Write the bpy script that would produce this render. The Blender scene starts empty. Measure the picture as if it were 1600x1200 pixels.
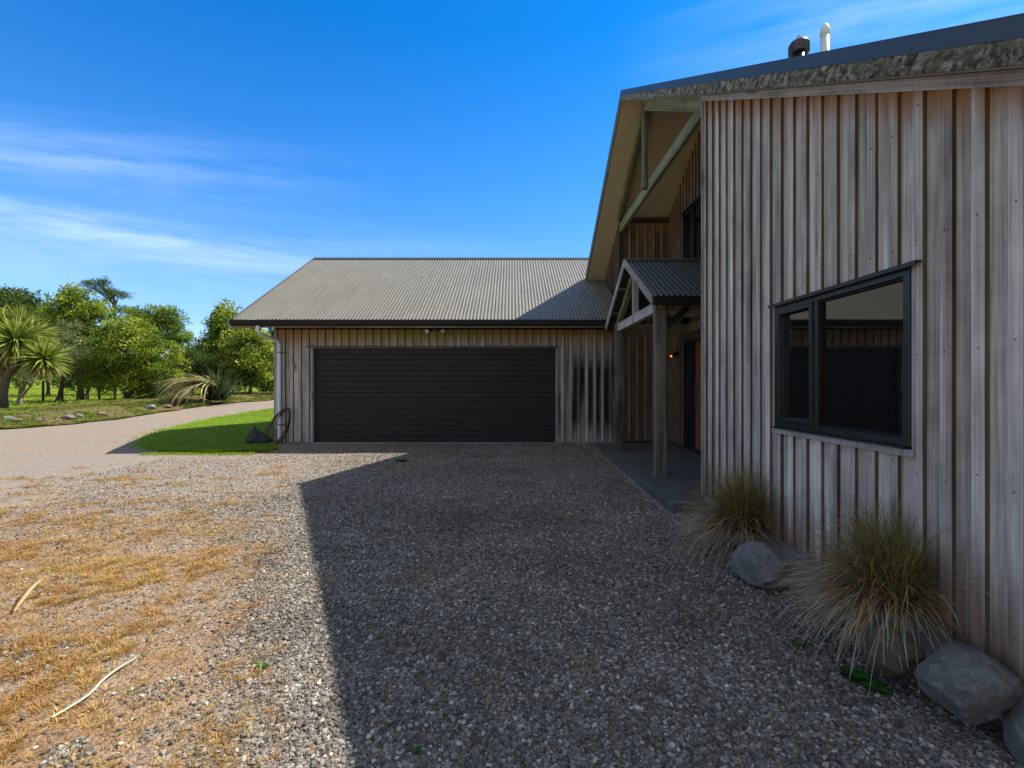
import bpy, math, random
import numpy as np
from mathutils import Vector, Matrix, Euler, noise
random.seed(7); np.random.seed(7)
S = bpy.context.scene
C = S.collection
R = math.radians
TAN = 0.577

# ------------------------------------------------------------------ helpers
class MB:
    """collects faces with per-vertex attributes rnd / ht / hb and material slots"""
    def __init__(s): s.v = []; s.f = []; s.m = []; s.a = []
    def add(s, vs, fs, mat=0, rnd=0.5, ht=None, hb=None):
        o = len(s.v); s.v.extend([tuple(p) for p in vs])
        for i in range(len(vs)):
            s.a.append((rnd, 9.0 if ht is None else ht[i], 9.0 if hb is None else hb[i]))
        for k, f in enumerate(fs):
            s.f.append(tuple(i+o for i in f)); s.m.append(mat if isinstance(mat, int) else mat[k])
    def hexa(s, p, mat=0, rnd=0.5, ht=None, hb=None):
        # p: bottom 4 (ccw), top 4
        s.add(p, [(3,2,1,0),(4,5,6,7),(0,1,5,4),(1,2,6,5),(2,3,7,6),(3,0,4,7)], mat, rnd, ht, hb)
    def box(s, x0,x1,y0,y1,z0,z1, mat=0, rnd=0.5):
        s.hexa([(x0,y0,z0),(x1,y0,z0),(x1,y1,z0),(x0,y1,z0),(x0,y0,z1),(x1,y0,z1),(x1,y1,z1),(x0,y1,z1)], mat, rnd)
    def bar(s, a, b, w, h, up=(0,0,1), mat=0, rnd=0.5):
        """beam from a to b, w across, h along 'up'"""
        a = Vector(a); b = Vector(b); d = (b-a).normalized(); up = Vector(up)
        x = d.cross(up).normalized(); u = x.cross(d).normalized()
        x *= w/2; u *= h/2
        s.hexa([a-x-u,a+x-u,b+x-u,b-x-u,a-x+u,a+x+u,b+x+u,b-x+u], mat, rnd)
    def tube(s, pts, rad, n=8, mat=0, rnd=0.5, cap=True):
        pts = [Vector(p) for p in pts]; rings = []
        if not hasattr(rad, '__len__'): rad = [rad]*len(pts)
        prev = None
        for i, p in enumerate(pts):
            d = (pts[min(i+1,len(pts)-1)]-pts[max(i-1,0)]).normalized()
            if prev is None:
                t = Vector((1,0,0)) if abs(d.x) < .8 else Vector((0,1,0))
                x = d.cross(t).normalized()
            else:
                x = (prev - d*prev.dot(d)).normalized()
            prev = x; y = d.cross(x)
            rings.append([p+(x*math.cos(2*math.pi*k/n)+y*math.sin(2*math.pi*k/n))*rad[i] for k in range(n)])
        vs = [q for r in rings for q in r]; fs = []
        for i in range(len(pts)-1):
            for k in range(n):
                a = i*n+k; b = i*n+(k+1)%n
                fs.append((a,b,b+n,a+n))
        if cap: fs.append(tuple(range(n-1,-1,-1))); fs.append(tuple((len(pts)-1)*n+k for k in range(n)))
        s.add(vs, fs, mat, rnd)
    def build(s, name, mats, parent=None, smooth=False, bevel=0, loc=None):
        me = bpy.data.meshes.new(name); me.from_pydata(s.v, [], s.f)
        if not isinstance(mats, (list, tuple)): mats = [mats]
        for m in mats: me.materials.append(m)
        me.polygons.foreach_set('material_index', s.m)
        if smooth: me.polygons.foreach_set('use_smooth', [True]*len(s.f))
        A = np.array(s.a, dtype=np.float32).reshape(-1, 3)
        for k, n in enumerate(('rnd','ht','hb')):
            at = me.attributes.new(n, 'FLOAT', 'POINT'); at.data.foreach_set('value', np.ascontiguousarray(A[:,k]))
        me.update()
        return link(name, me, parent, bevel)
def link(name, me, parent=None, bevel=0):
    o = bpy.data.objects.new(name, me); C.objects.link(o)
    if parent:
        o.parent = parent
        o.matrix_parent_inverse = Matrix.Translation(-Vector(parent.location)) if parent.type == 'EMPTY' else Matrix.Identity(4)
    if bevel:
        b = o.modifiers.new('bevel', 'BEVEL'); b.width = bevel; b.segments = 2; b.limit_method = 'ANGLE'
    return o
def tag(o, label=None, cat=None, group=None, kind=None):
    if label: o['label'] = label
    if cat: o['category'] = cat
    if group: o['group'] = group
    if kind: o['kind'] = kind
    return o
def thing(name, loc, label, cat, group=None):
    o = bpy.data.objects.new(name, None); C.objects.link(o); o.location = loc; o.empty_display_size = .2
    return tag(o, label, cat, group)
def npmesh(name, V, F, mats, parent=None, rnd=None, smooth=False, attrs=None):
    """fast mesh from numpy; F is (n,4) or (n,3)"""
    me = bpy.data.meshes.new(name); V = np.asarray(V, dtype=np.float32); F = np.asarray(F, dtype=np.int32)
    k = F.shape[1]
    me.vertices.add(len(V)); me.vertices.foreach_set('co', V.ravel())
    me.loops.add(F.size); me.loops.foreach_set('vertex_index', F.ravel())
    me.polygons.add(len(F)); me.polygons.foreach_set('loop_start', np.arange(0, F.size, k, dtype=np.int32))
    if smooth: me.polygons.foreach_set('use_smooth', np.ones(len(F), dtype=bool))
    for m in (mats if isinstance(mats, (list,tuple)) else [mats]): me.materials.append(m)
    if rnd is not None:
        at = me.attributes.new('rnd', 'FLOAT', 'POINT'); at.data.foreach_set('value', np.asarray(rnd, dtype=np.float32))
    for n, val in (attrs or {}).items():
        at = me.attributes.new(n, 'FLOAT', 'POINT'); at.data.foreach_set('value', np.asarray(val, dtype=np.float32))
    me.update(calc_edges=True)
    return link(name, me, parent)

# ------------------------------------------------------------------ node helpers
def newmat(name):
    m = bpy.data.materials.new(name); m.use_nodes = True
    nt = m.node_tree; b = nt.nodes['Principled BSDF']; return m, nt, b
class N:
    def __init__(s, nt): s.nt = nt
    def new(s, t, **kw):
        n = s.nt.nodes.new(t)
        for k, v in kw.items(): setattr(n, k, v)
        return n
    def put(s, sock, v):
        if hasattr(v, 'is_output') or isinstance(v, bpy.types.NodeSocket): s.nt.links.new(v, sock)
        elif v is not None:
            if sock.type == 'RGBA' and len(v) == 3: v = (*v, 1)
            sock.default_value = v
    def math(s, op, a, b=None, c=None, clamp=False):
        n = s.new('ShaderNodeMath', operation=op, use_clamp=clamp)
        for i, v in enumerate((a, b, c)):
            if v is not None: s.put(n.inputs[i], v)
        return n.outputs[0]
    def vmath(s, op, a, b=None):
        n = s.new('ShaderNodeVectorMath', operation=op); s.put(n.inputs[0], a)
        if b is not None: s.put(n.inputs[1], b)
        return n.outputs[0]
    def mix(s, f, a, b, mode='MIX'):
        n = s.new('ShaderNodeMix', data_type='RGBA', blend_type=mode)
        s.put(n.inputs[0], f); s.put(n.inputs[6], a); s.put(n.inputs[7], b); return n.outputs[2]
    def noise(s, vec, scale, detail=4, rough=.55, dist=0):
        n = s.new('ShaderNodeTexNoise'); s.put(n.inputs['Vector'], vec)
        n.inputs['Scale'].default_value = scale; n.inputs['Detail'].default_value = detail
        n.inputs['Roughness'].default_value = rough; n.inputs['Distortion'].default_value = dist
        return n.outputs[0]
    def voro(s, vec, scale, out='Distance', feature='F1'):
        n = s.new('ShaderNodeTexVoronoi', feature=feature); s.put(n.inputs['Vector'], vec); n.inputs['Scale'].default_value = scale
        return n.outputs[out]
    def ramp(s, f, stops, interp='LINEAR'):
        n = s.new('ShaderNodeValToRGB'); n.color_ramp.interpolation = interp; s.put(n.inputs[0], f)
        e = n.color_ramp.elements
        while len(e) < len(stops): e.new(.5)
        for i, (p, c) in enumerate(stops):
            e[i].position = p
            e[i].color = (c, c, c, 1) if not hasattr(c, '__len__') else (*c, 1)
        return n.outputs[0]
    def map(s, v, a, b, c=0, d=1):
        n = s.new('ShaderNodeMapRange'); n.clamp = True; s.put(n.inputs[0], v)
        for i, q in enumerate((a, b, c, d)): n.inputs[i+1].default_value = q
        return n.outputs[0]
    def attr(s, name): return s.new('ShaderNodeAttribute', attribute_name=name).outputs['Fac']
    def pos(s): return s.new('ShaderNodeNewGeometry').outputs['Position']
    def scale(s, v, xyz): return s.vmath('MULTIPLY', v, xyz)
    def sep(s, v):
        n = s.new('ShaderNodeSeparateXYZ'); s.put(n.inputs[0], v); return n.outputs
    def comb(s, x, y, z):
        n = s.new('ShaderNodeCombineXYZ')
        for i, v in enumerate((x, y, z)): s.put(n.inputs[i], v)
        return n.outputs[0]
    def bump(s, h, strength, dist, nrm=None):
        n = s.new('ShaderNodeBump'); s.put(n.inputs['Height'], h)
        n.inputs['Strength'].default_value = strength; n.inputs['Distance'].default_value = dist
        if nrm: s.put(n.inputs['Normal'], nrm)
        return n.outputs[0]

def plain(name, col, rough=.6, metal=0, var=.12, bscale=30, bump=.0, spec=.5):
    m, nt, b = newmat(name); n = N(nt); p = n.pos()
    f = n.noise(p, bscale, 5)
    k = n.map(f, .3, .7, 1-var, 1+var)
    n.put(b.inputs['Base Color'], n.mix(1, (*col, 1), n.comb(k, k, k), 'MULTIPLY'))
    b.inputs['Roughness'].default_value = rough; b.inputs['Metallic'].default_value = metal
    b.inputs['Specular IOR Level'].default_value = spec
    if bump: n.put(b.inputs['Normal'], n.bump(f, bump, .01))
    return m

def wood(name, c1, c2, grain='Z', warm=None, warm_h=.35, moss=None, stain=0, foot=0, gr=1.0, pink=0, rough=.85, cracks=.5):
    """weathered sawn timber; grain axis; warm: colour kept where sheltered right under the eave"""
    m, nt, b = newmat(name); n = N(nt); p = n.pos(); rnd = n.attr('rnd')
    off = n.comb(n.math('MULTIPLY', rnd, 37.0), n.math('MULTIPLY', rnd, 91.0), n.math('MULTIPLY', rnd, 13.0))
    if grain == 'R':
        c_ = n.sep(p); p = n.comb(c_[0], c_[1], n.math('SUBTRACT', c_[2], n.math('MULTIPLY', c_[1], TAN))); grain = 'Y'
    pp = n.vmath('ADD', p, off)
    fine = {'X': (.7,60,60), 'Y': (60,.7,60), 'Z': (60,60,.7)}[grain]
    med = {'X': (.5,9,9), 'Y': (9,.5,9), 'Z': (9,9,.5)}[grain]
    saw = {'X': (70,1.5,1.5), 'Y': (1.5,70,1.5), 'Z': (1.5,1.5,70)}[grain]
    g1 = n.noise(n.scale(pp, fine), 1.4, 6, .7); g2 = n.noise(n.scale(pp, med), 1.0, 5, .6, .6)
    g3 = n.noise(n.scale(pp, saw), 1.0, 3, .5); g4 = n.noise(pp, 2.2, 5, .6)
    col = n.mix(n.map(g2, .3, .7), c1, c2)
    k = n.math('ADD', n.map(rnd, 0, 1, .70, 1.2), n.map(g1, .28, .72, -.45, .30))
    k = n.math('ADD', k, n.map(g4, .3, .7, -.26, .18))
    k = n.math('ADD', k, n.map(g3, .3, .7, -.07*gr, .07*gr))
    col = n.mix(1, col, n.comb(k, k, k), 'MULTIPLY')
    # knots
    kv = n.voro(n.scale(pp, {'X': (1.1,5,5), 'Y': (5,1.1,5), 'Z': (5,5,1.1)}[grain]), 1.0)
    col = n.mix(n.map(kv, .02, .17, .85, 0), col, (.06,.045,.035))
    if pink:
        col = n.mix(n.math('MULTIPLY', n.map(n.noise(n.scale(pp, tuple(q*.5 for q in med)), 1.7, 4), .5, .72), pink), col, (.30,.17,.135))
    if warm:
        h = n.math('ADD', n.attr('ht'), n.map(n.noise(n.scale(pp, med), 1.6, 4), .25, .75, -warm_h*.55, warm_h*.55))
        col = n.mix(n.map(h, warm_h*.1, warm_h, .95, 0), col, warm)
    if stain:
        sx = n.noise(n.scale(p, (3.4,3.4,.35)), 1.0, 3); sx = n.math('ADD', sx, n.map(g2, .3, .7, -.12, .12))
        zone = n.math('MULTIPLY', n.map(n.sep(p)[0], .4, 1.3, 0, 1), n.map(rnd, .6, 1.0, 1, .15))
        hh = n.math('MULTIPLY', n.map(n.attr('ht'), .25, .9, 0, 1), n.map(n.attr('hb'), .0, .5, .25, 1))
        s_ = n.math('MULTIPLY', n.math('MULTIPLY', n.map(sx, .33, .52), zone), hh)
        col = n.mix(n.math('MULTIPLY', s_, stain), col, (.018,.016,.015))
    if moss:
        mz = n.math('MULTIPLY', n.map(n.attr('ht'), .04, .34, 1, 0), n.map(n.noise(n.scale(pp, (2.2,2.2,1.2)), 1.3, 4), .36, .5))
        if moss == 'front': mz = n.math('MULTIPLY', mz, n.map(n.math('ABSOLUTE', n.math('ADD', n.sep(p)[0], 2.3)), 1.2, 2.6, 1, 0))
        col = n.mix(n.math('MULTIPLY', mz, .85), col, (.20,.22,.03))
    if foot:
        fz = n.math('MULTIPLY', n.map(n.math('ADD', n.attr('hb'), n.map(n.noise(n.scale(pp, med), 1.3, 4), .3, .7, -.25, .25)), 0, .45, 1, 0), foot)
        col = n.mix(fz, col, (.15,.075,.04))
    n.put(b.inputs['Base Color'], col); b.inputs['Roughness'].default_value = rough
    b.inputs['Specular IOR Level'].default_value = .25
    h = n.math('ADD', n.math('MULTIPLY', g1, .7), n.math('ADD', n.math('MULTIPLY', g3, .35*gr), n.math('MULTIPLY', g2, .4)))
    n.put(b.inputs['Normal'], n.bump(h, cracks, .006))
    return m

# ------------------------------------------------------------------ terrain
def lerp_table(T, y):
    if y <= T[0][0]: return T[0][1]
    for (a, b), (c, d) in zip(T, T[1:]):
        if y <= c: return b+(d-b)*(y-a)/(c-a)
    return T[-1][1]
DL = [(-8,-30),(11.2,-30),(12.0,-20),(12.8,-15.6),(14,-14.9),(16,-14.9),(19.6,-15.3),(24.6,-15.6),(27.6,-14.0),(31,-11),(36,-6)]
def H(x, y):
    z = .045*max(0, y-18 + 1.2*math.exp(-((y-18)/4)**2)*0)
    if y > 62: z = .045*(62-18) + .01*(y-62)
    if y > 160: z = .045*44 + .98
    if y < 10.5: z -= .045*min(1, (10.5-y)/1.5)
    if y < 9.0: z -= .16*((9.0-y)/9.0)
    z -= .02
    if y > 11:            # low bank under the tree row
        e = lerp_table(DL, y)-.15
        if x < e: z += .28*min(1, (e-x)/1.6)*min(1, (y-11)/3)*max(0, 1-max(0, e-4-x)/5)
    return z
def Hn(x, y, amp=.02):
    return H(x, y) + amp*noise.noise(Vector((x*.6, y*.6, 3.1))) + amp*.35*noise.noise(Vector((x*2.3, y*2.3, 7.7)))
CAM = Vector((0, 0, 1.29)); F = 743.0
def gpt(px, py, dz=0.0):
    """ground point under a ray"""
    y = 5.0
    for _ in range(60):
        x = (px-800)/F*y; d = (py-602)/F
        yn = (CAM.z-H(x, y)-dz)/max(d, .004); y = .6*y+.4*yn
    return Vector(((px-800)/F*y, y, H((px-800)/F*y, y)))
def at(px, py, Y): return Vector(((px-800)/F*Y, Y, CAM.z+(602-py)/F*Y))

# gravel / soil materials
def gravel_mat():
    m, nt, b = newmat('gravel_bed'); n = N(nt); p = n.pos(); q = n.sep(p)
    v1 = n.new('ShaderNodeTexVoronoi'); v1.inputs['Scale'].default_value = 38; n.put(v1.inputs['Vector'], p)
    v2 = n.new('ShaderNodeTexVoronoi'); v2.inputs['Scale'].default_value = 85; n.put(v2.inputs['Vector'], p)
    tone = n.math('ADD', n.math('MULTIPLY', n.sep(v1.outputs['Color'])[0], .5), n.math('MULTIPLY', n.sep(v2.outputs['Color'])[0], .5))
    stone = n.ramp(tone, [(0.05,(.05,.043,.035)), (.4,(.18,.155,.13)), (.7,(.30,.26,.22)), (1,(.46,.40,.34))])
    fines = n.ramp(n.noise(p, 60, 6, .7), [(.3,(.16,.13,.098)), (.7,(.38,.32,.255))])
    crushed = n.mix(n.map(n.noise(p, 200, 3, .6), .35, .65, .25, .8), stone, fines)
    # worn wheel lane with fines further left and far, loose stone near and right
    big = n.noise(p, .55, 4, .6)
    lane = n.math('ADD', n.map(q[0], -4.5, -.5, .95, 0), n.map(big, .3, .7, -.3, .3), clamp=True)
    col = n.mix(lane, stone, crushed)
    # bare dirt and rusty moss patches
    e = n.map(n.math('ADD', q[0], n.math('MULTIPLY', q[1], .43)), -.75, .0, 1, 0)
    e = n.math('MULTIPLY', e, n.map(q[1], 4.2, 5.4, 1, 0))
    e = n.math('MULTIPLY', e, n.map(n.noise(p, 1.3, 6, .65), .33, .5))
    col = n.mix(n.math('MULTIPLY', e, .78), col, n.mix(n.noise(p, 9, 6, .7), (.17,.10,.052), (.36,.225,.115)))
    mo = n.math('MULTIPLY', n.map(n.noise(p, 1.1, 7, .72), .56, .66), n.map(n.noise(p, 24, 4, .7), .36, .6))
    mz = n.math('ADD', n.map(q[0], -4.5, -.3, 1, .25), 0)
    mz = n.math('MULTIPLY', mz, n.map(q[1], 4.2, 7.0, 1, .55))
    col = n.mix(n.math('MULTIPLY', n.math('MULTIPLY', mo, mz), .9), col, (.30,.125,.035))
    # straw-coloured strip beside the lawn and damp patches by the door
    w = n.math('MULTIPLY', n.map(n.noise(p, .8, 5, .6), .5, .64), n.map(q[1], 9.2, 10.0, 0, 1))
    col = n.mix(n.math('MULTIPLY', w, .5), col, (.36,.20,.08))
    d = n.math('MULTIPLY', n.map(n.noise(n.scale(p, (.6,1.6,1)), 1.5, 5, .65), .5, .62), n.math('MULTIPLY', n.map(q[1], 8.6, 10.0, 0, 1), n.map(q[0], -4, -2, 0, 1)))
    col = n.mix(n.math('MULTIPLY', d, .6), col, (.045,.035,.025))
    n.put(b.inputs['Base Color'], col); b.inputs['Roughness'].default_value = .95; b.inputs['Specular IOR Level'].default_value = .2
    h = n.math('ADD', n.math('MULTIPLY', v1.outputs['Distance'], -1.0), n.math('MULTIPLY', v2.outputs['Distance'], -.6))
    n.put(b.inputs['Normal'], n.bump(h, .9, .014))
    return m
def stone_mat():
    m, nt, b = newmat('loose_stone'); n = N(nt); p = n.pos()
    r = n.new('ShaderNodeObjectInfo').outputs['Random']
    c = n.ramp(r, [(0,(.03,.028,.024)), (.3,(.10,.096,.084)), (.7,(.195,.185,.16)), (.93,(.34,.32,.275)), (1,(.62,.58,.50))])
    c = n.mix(n.map(n.noise(p, 160, 4), .35, .7, 0, .35), c, (.30,.26,.215))
    kb = n.math('MULTIPLY', n.map(n.noise(n.scale(p, (.5,1.1,1)), 1.0, 5, .65), .3, .7, .68, 1.2), n.map(n.noise(p, 3.5, 4, .6), .3, .7, .85, 1.12))
    c = n.mix(1, c, n.comb(kb, n.math('MULTIPLY', kb, .985), n.math('MULTIPLY', kb, .965)), 'MULTIPLY')
    q = n.sep(p); mo = n.math('MULTIPLY', n.map(n.noise(p, 1.1, 7, .72), .565, .65), n.map(q[0], -2.8, -.3, .8, .15))
    c = n.mix(mo, c, (.27,.125,.045))
    n.put(b.inputs['Base Color'], c); b.inputs['Roughness'].default_value = .9; b.inputs['Specular IOR Level'].default_value = .25
    return m
def grass_ground(name, a, bcol, c, sc=1.0):
    m, nt, b = newmat(name); n = N(nt); p = n.pos()
    f = n.noise(p, .35*sc, 6, .65); g = n.noise(p, 14*sc, 5, .7)
    col = n.mix(n.map(f, .35, .65), a, bcol); col = n.mix(n.map(g, .4, .75, 0, .6), col, c)
    n.put(b.inputs['Base Color'], col); b.inputs['Roughness'].default_value = .95; b.inputs['Specular IOR Level'].default_value = .1
    n.put(b.inputs['Normal'], n.bump(g, .8, .06)); return m

M = {}
M['gravel'] = gravel_mat(); M['stone'] = stone_mat()
M['paddock'] = grass_ground('paddock_grass', (.19,.27,.025), (.28,.34,.04), (.34,.35,.07))
M['verge'] = grass_ground('verge_soil', (.10,.12,.03), (.17,.12,.06), (.16,.08,.04), 3)
M['lawn'] = grass_ground('lawn_turf', (.13,.24,.012), (.19,.31,.018), (.28,.33,.04), 2)

def sheet(name, rows, mat, dz, nx, kind='structure', amp=.02):
    """rows: list of (y, xl, xr)"""
    V = []; Fq = []
    for (y, xl, xr) in rows:
        for i in range(nx+1):
            t = i/nx; x = xl+(xr-xl)*t
            V.append((x, y, Hn(x, y, amp)+dz))
    for j in range(len(rows)-1):
        for i in range(nx):
            a = j*(nx+1)+i; Fq.append((a, a+1, a+nx+2, a+nx+1))
    o = npmesh(name, V, Fq, mat, smooth=True); return tag(o, kind=kind)
# ground: one sheet to the horizon (split into rows that widen)
ys = [-60,-30,-12,-6,-3] + [x*.5 for x in range(-4, 60)] + [30+2*k for k in range(24)] + [80,100,130,170,240,400,900]
xs = [-900,-400,-200,-120,-80,-60,-50,-44] + [-40+.8*k for k in range(60)] + [8,12,20,40,80,160,400,900]
V = [(x, y, Hn(x, y, .02)-.03) for y in ys for x in xs]; nx = len(xs)
Fq = [(j*nx+i, j*nx+i+1, (j+1)*nx+i+1, (j+1)*nx+i) for j in range(len(ys)-1) for i in range(nx-1)]
tag(npmesh('ground', V, Fq, M['paddock'], smooth=True), kind='structure')
DR = [(-8,2.4),(10.9,2.4),(11.0,-6.2),(21,-6.2),(21.5,-10.8),(27,-9),(31,-4),(36,1)]
rows = []
y = -8.0
while y <= 36:
    w = .12*noise.noise(Vector((y*.9, 0, 0)))
    rows.append((y, lerp_table(DL, y)+w, lerp_table(DR, y))); y += .2
sheet('driveway', rows, M['gravel'], .012, 150)
LL = [(9.30,-5.9),(9.36,-6.5),(9.65,-7.25),(10.3,-8.0),(11.5,-8.75),(13.6,-9.85),(18.05,-11.35),(21.9,-11.2),(26,-9.4),(31,-4.5)]
LR = [(9.30,-5.8),(9.45,-4.95),(9.9,-4.95),(10.2,-5.25),(18.5,-5.25),(18.6,5),(31,8)]
rows = []; y = 9.30
while y <= 31:
    rows.append((y, lerp_table(LL, y)+.14*noise.noise(Vector((y*2.6,5,0)))+.05*noise.noise(Vector((y*9,5,0))), lerp_table(LR, y))); y += .15
sheet('lawn', rows, M['lawn'], .022, 40, amp=.02)
lawn_rows = rows
rows = []; y = 12.2
while y <= 40:
    xr = lerp_table(DL, y)+.25+.25*noise.noise(Vector((y*1.1,9,0))); rows.append((y, xr-6.0, xr)); y += .3
sheet('tree_bank', rows, M['verge'], .05, 30, amp=.03)

# ------------------------------------------------------------------ scatter through geometry nodes
def scatter(name, P, SC, ROT, make, mat, kind='stuff'):
    """points mesh with attributes; node tree instances shapes built inside the tree"""
    me = bpy.data.meshes.new(name); P = np.asarray(P, dtype=np.float32)
    me.vertices.add(len(P)); me.vertices.foreach_set('co', P.ravel())
    for nme, A in (('sc', SC), ('rot', ROT)):
        at_ = me.attributes.new(nme, 'FLOAT_VECTOR', 'POINT'); at_.data.foreach_set('vector', np.asarray(A, dtype=np.float32).ravel())
    me.materials.append(mat)
    o = link(name, me); tag(o, kind=kind)
    ng = bpy.data.node_groups.new(name, 'GeometryNodeTree')
    ng.interface.new_socket('Geometry', in_out='INPUT', socket_type='NodeSocketGeometry')
    ng.interface.new_socket('Geometry', in_out='OUTPUT', socket_type='NodeSocketGeometry')
    gi = ng.nodes.new('NodeGroupInput'); go = ng.nodes.new('NodeGroupOutput')
    join = ng.nodes.new('GeometryNodeJoinGeometry')
    for g in make(ng):
        sm = ng.nodes.new('GeometryNodeSetMaterial'); sm.inputs['Material'].default_value = mat
        ng.links.new(g, sm.inputs['Geometry'])
        ti = ng.nodes.new('GeometryNodeGeometryToInstance'); ng.links.new(sm.outputs[0], ti.inputs[0])
        ng.links.new(ti.outputs[0], join.inputs[0])
    iop = ng.nodes.new('GeometryNodeInstanceOnPoints')
    ng.links.new(gi.outputs[0], iop.inputs['Points']); ng.links.new(join.outputs[0], iop.inputs['Instance'])
    iop.inputs['Pick Instance'].default_value = True
    for nme, sk in (('sc','Scale'), ('rot','Rotation')):
        na = ng.nodes.new('GeometryNodeInputNamedAttribute'); na.data_type = 'FLOAT_VECTOR'; na.inputs['Name'].default_value = nme
        ng.links.new(na.outputs['Attribute'], iop.inputs[sk])
    ng.links.new(iop.outputs[0], go.inputs[0])
    md = o.modifiers.new('scatter', 'NODES'); md.node_group = ng
    return o
def stones_nodes(ng):
    outs = []
    for k in range(5):
        ic = ng.nodes.new('GeometryNodeMeshIcoSphere'); ic.inputs['Radius'].default_value = .5; ic.inputs['Subdivisions'].default_value = 2
        nz = ng.nodes.new('ShaderNodeTexNoise'); nz.noise_dimensions = '4D'; nz.inputs['W'].default_value = k*7.3; nz.inputs['Scale'].default_value = 2.3
        sub = ng.nodes.new('ShaderNodeVectorMath'); sub.operation = 'SUBTRACT'; sub.inputs[1].default_value = (.5,.5,.5)
        scl = ng.nodes.new('ShaderNodeVectorMath'); scl.operation = 'SCALE'; scl.inputs['Scale'].default_value = .95
        sp = ng.nodes.new('GeometryNodeSetPosition')
        ng.links.new(nz.outputs['Color'], sub.inputs[0]); ng.links.new(sub.outputs[0], scl.inputs[0])
        ng.links.new(ic.outputs['Mesh'], sp.inputs['Geometry']); ng.links.new(scl.outputs[0], sp.inputs['Offset'])
        outs.append(sp.outputs[0])
    return outs
def blade_nodes(nb, spread, bend, width=.06, seed=0):
    """clump of thin bent blades, about one unit high"""
    rng = random.Random(seed)
    def mk(ng):
        outs = []
        for v in range(3):
            jo = ng.nodes.new('GeometryNodeJoinGeometry')
            for b in range(nb):
                a = rng.uniform(0, 6.283); L = rng.uniform(.5, 1); be = rng.uniform(.3, 1)*bend; r0 = rng.uniform(0, spread)
                g = ng.nodes.new('GeometryNodeMeshGrid'); g.inputs['Size X'].default_value = width; g.inputs['Size Y'].default_value = 1
                g.inputs['Vertices X'].default_value = 2; g.inputs['Vertices Y'].default_value = 4
                # position (x, y, 0) -> taper and bend
                ps = ng.nodes.new('GeometryNodeInputPosition'); se = ng.nodes.new('ShaderNodeSeparateXYZ'); ng.links.new(ps.outputs[0], se.inputs[0])
                def mm(op, x, y):
                    q = ng.nodes.new('ShaderNodeMath'); q.operation = op
                    for i, w in enumerate((x, y)):
                        if isinstance(w, (int, float)): q.inputs[i].default_value = w
                        else: ng.links.new(w, q.inputs[i])
                    return q.outputs[0]
                t = mm('ADD', se.outputs[1], .5); tx = mm('MULTIPLY', se.outputs[0], mm('SUBTRACT', 1.08, t))
                out = mm('ADD', mm('MULTIPLY', mm('MULTIPLY', t, t), be*L), r0); up = mm('MULTIPLY', mm('SUBTRACT', t, mm('MULTIPLY', mm('MULTIPLY', t, t), .35*be)), L)
                cb = ng.nodes.new('ShaderNodeCombineXYZ')
                ng.links.new(mm('ADD', mm('MULTIPLY', out, math.cos(a)), mm('MULTIPLY', tx, -math.sin(a))), cb.inputs[0])
                ng.links.new(mm('ADD', mm('MULTIPLY', out, math.sin(a)), mm('MULTIPLY', tx, math.cos(a))), cb.inputs[1]); ng.links.new(up, cb.inputs[2])
                sp = ng.nodes.new('GeometryNodeSetPosition'); ng.links.new(g.outputs['Mesh'], sp.inputs['Geometry']); ng.links.new(cb.outputs[0], sp.inputs['Position'])
                ng.links.new(sp.outputs[0], jo.inputs[0])
            outs.append(jo.outputs[0])
        return outs
    return mk
def Hvec(X, Y, dz): return np.array([Hn(x, y, .02)+dz for x, y in zip(X, Y)])
def leafmat(name, stops, trans=.35, rough=.6, inst=False, ext=None):
    m, nt, b = newmat(name); n = N(nt)
    r = n.new('ShaderNodeObjectInfo').outputs['Random'] if inst else n.attr('rnd')
    c = n.ramp(r, stops)
    if inst: c = n.mix(n.map(n.noise(n.pos(), .9, 5, .65), .38, .62, 0, .7), c, tuple(.6*a+.4*b for a, b in zip(stops[0][1], stops[-1][1])) if name == 'lawn_blades' else stops[0][1])
    n.put(b.inputs['Base Color'], c); b.inputs['Roughness'].default_value = rough; b.inputs['Specular IOR Level'].default_value = .3
    t = n.new('ShaderNodeBsdfTranslucent'); n.put(t.inputs['Color'], n.mix(1, c, (1.25,1.3,.6), 'MULTIPLY'))
    mx = n.new('ShaderNodeMixShader'); mx.inputs[0].default_value = trans
    nt.links.new(b.outputs[0], mx.inputs[1]); nt.links.new(t.outputs[0], mx.inputs[2])
    nt.links.new(mx.outputs[0], nt.nodes['Material Output'].inputs['Surface'])
    return m

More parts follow.
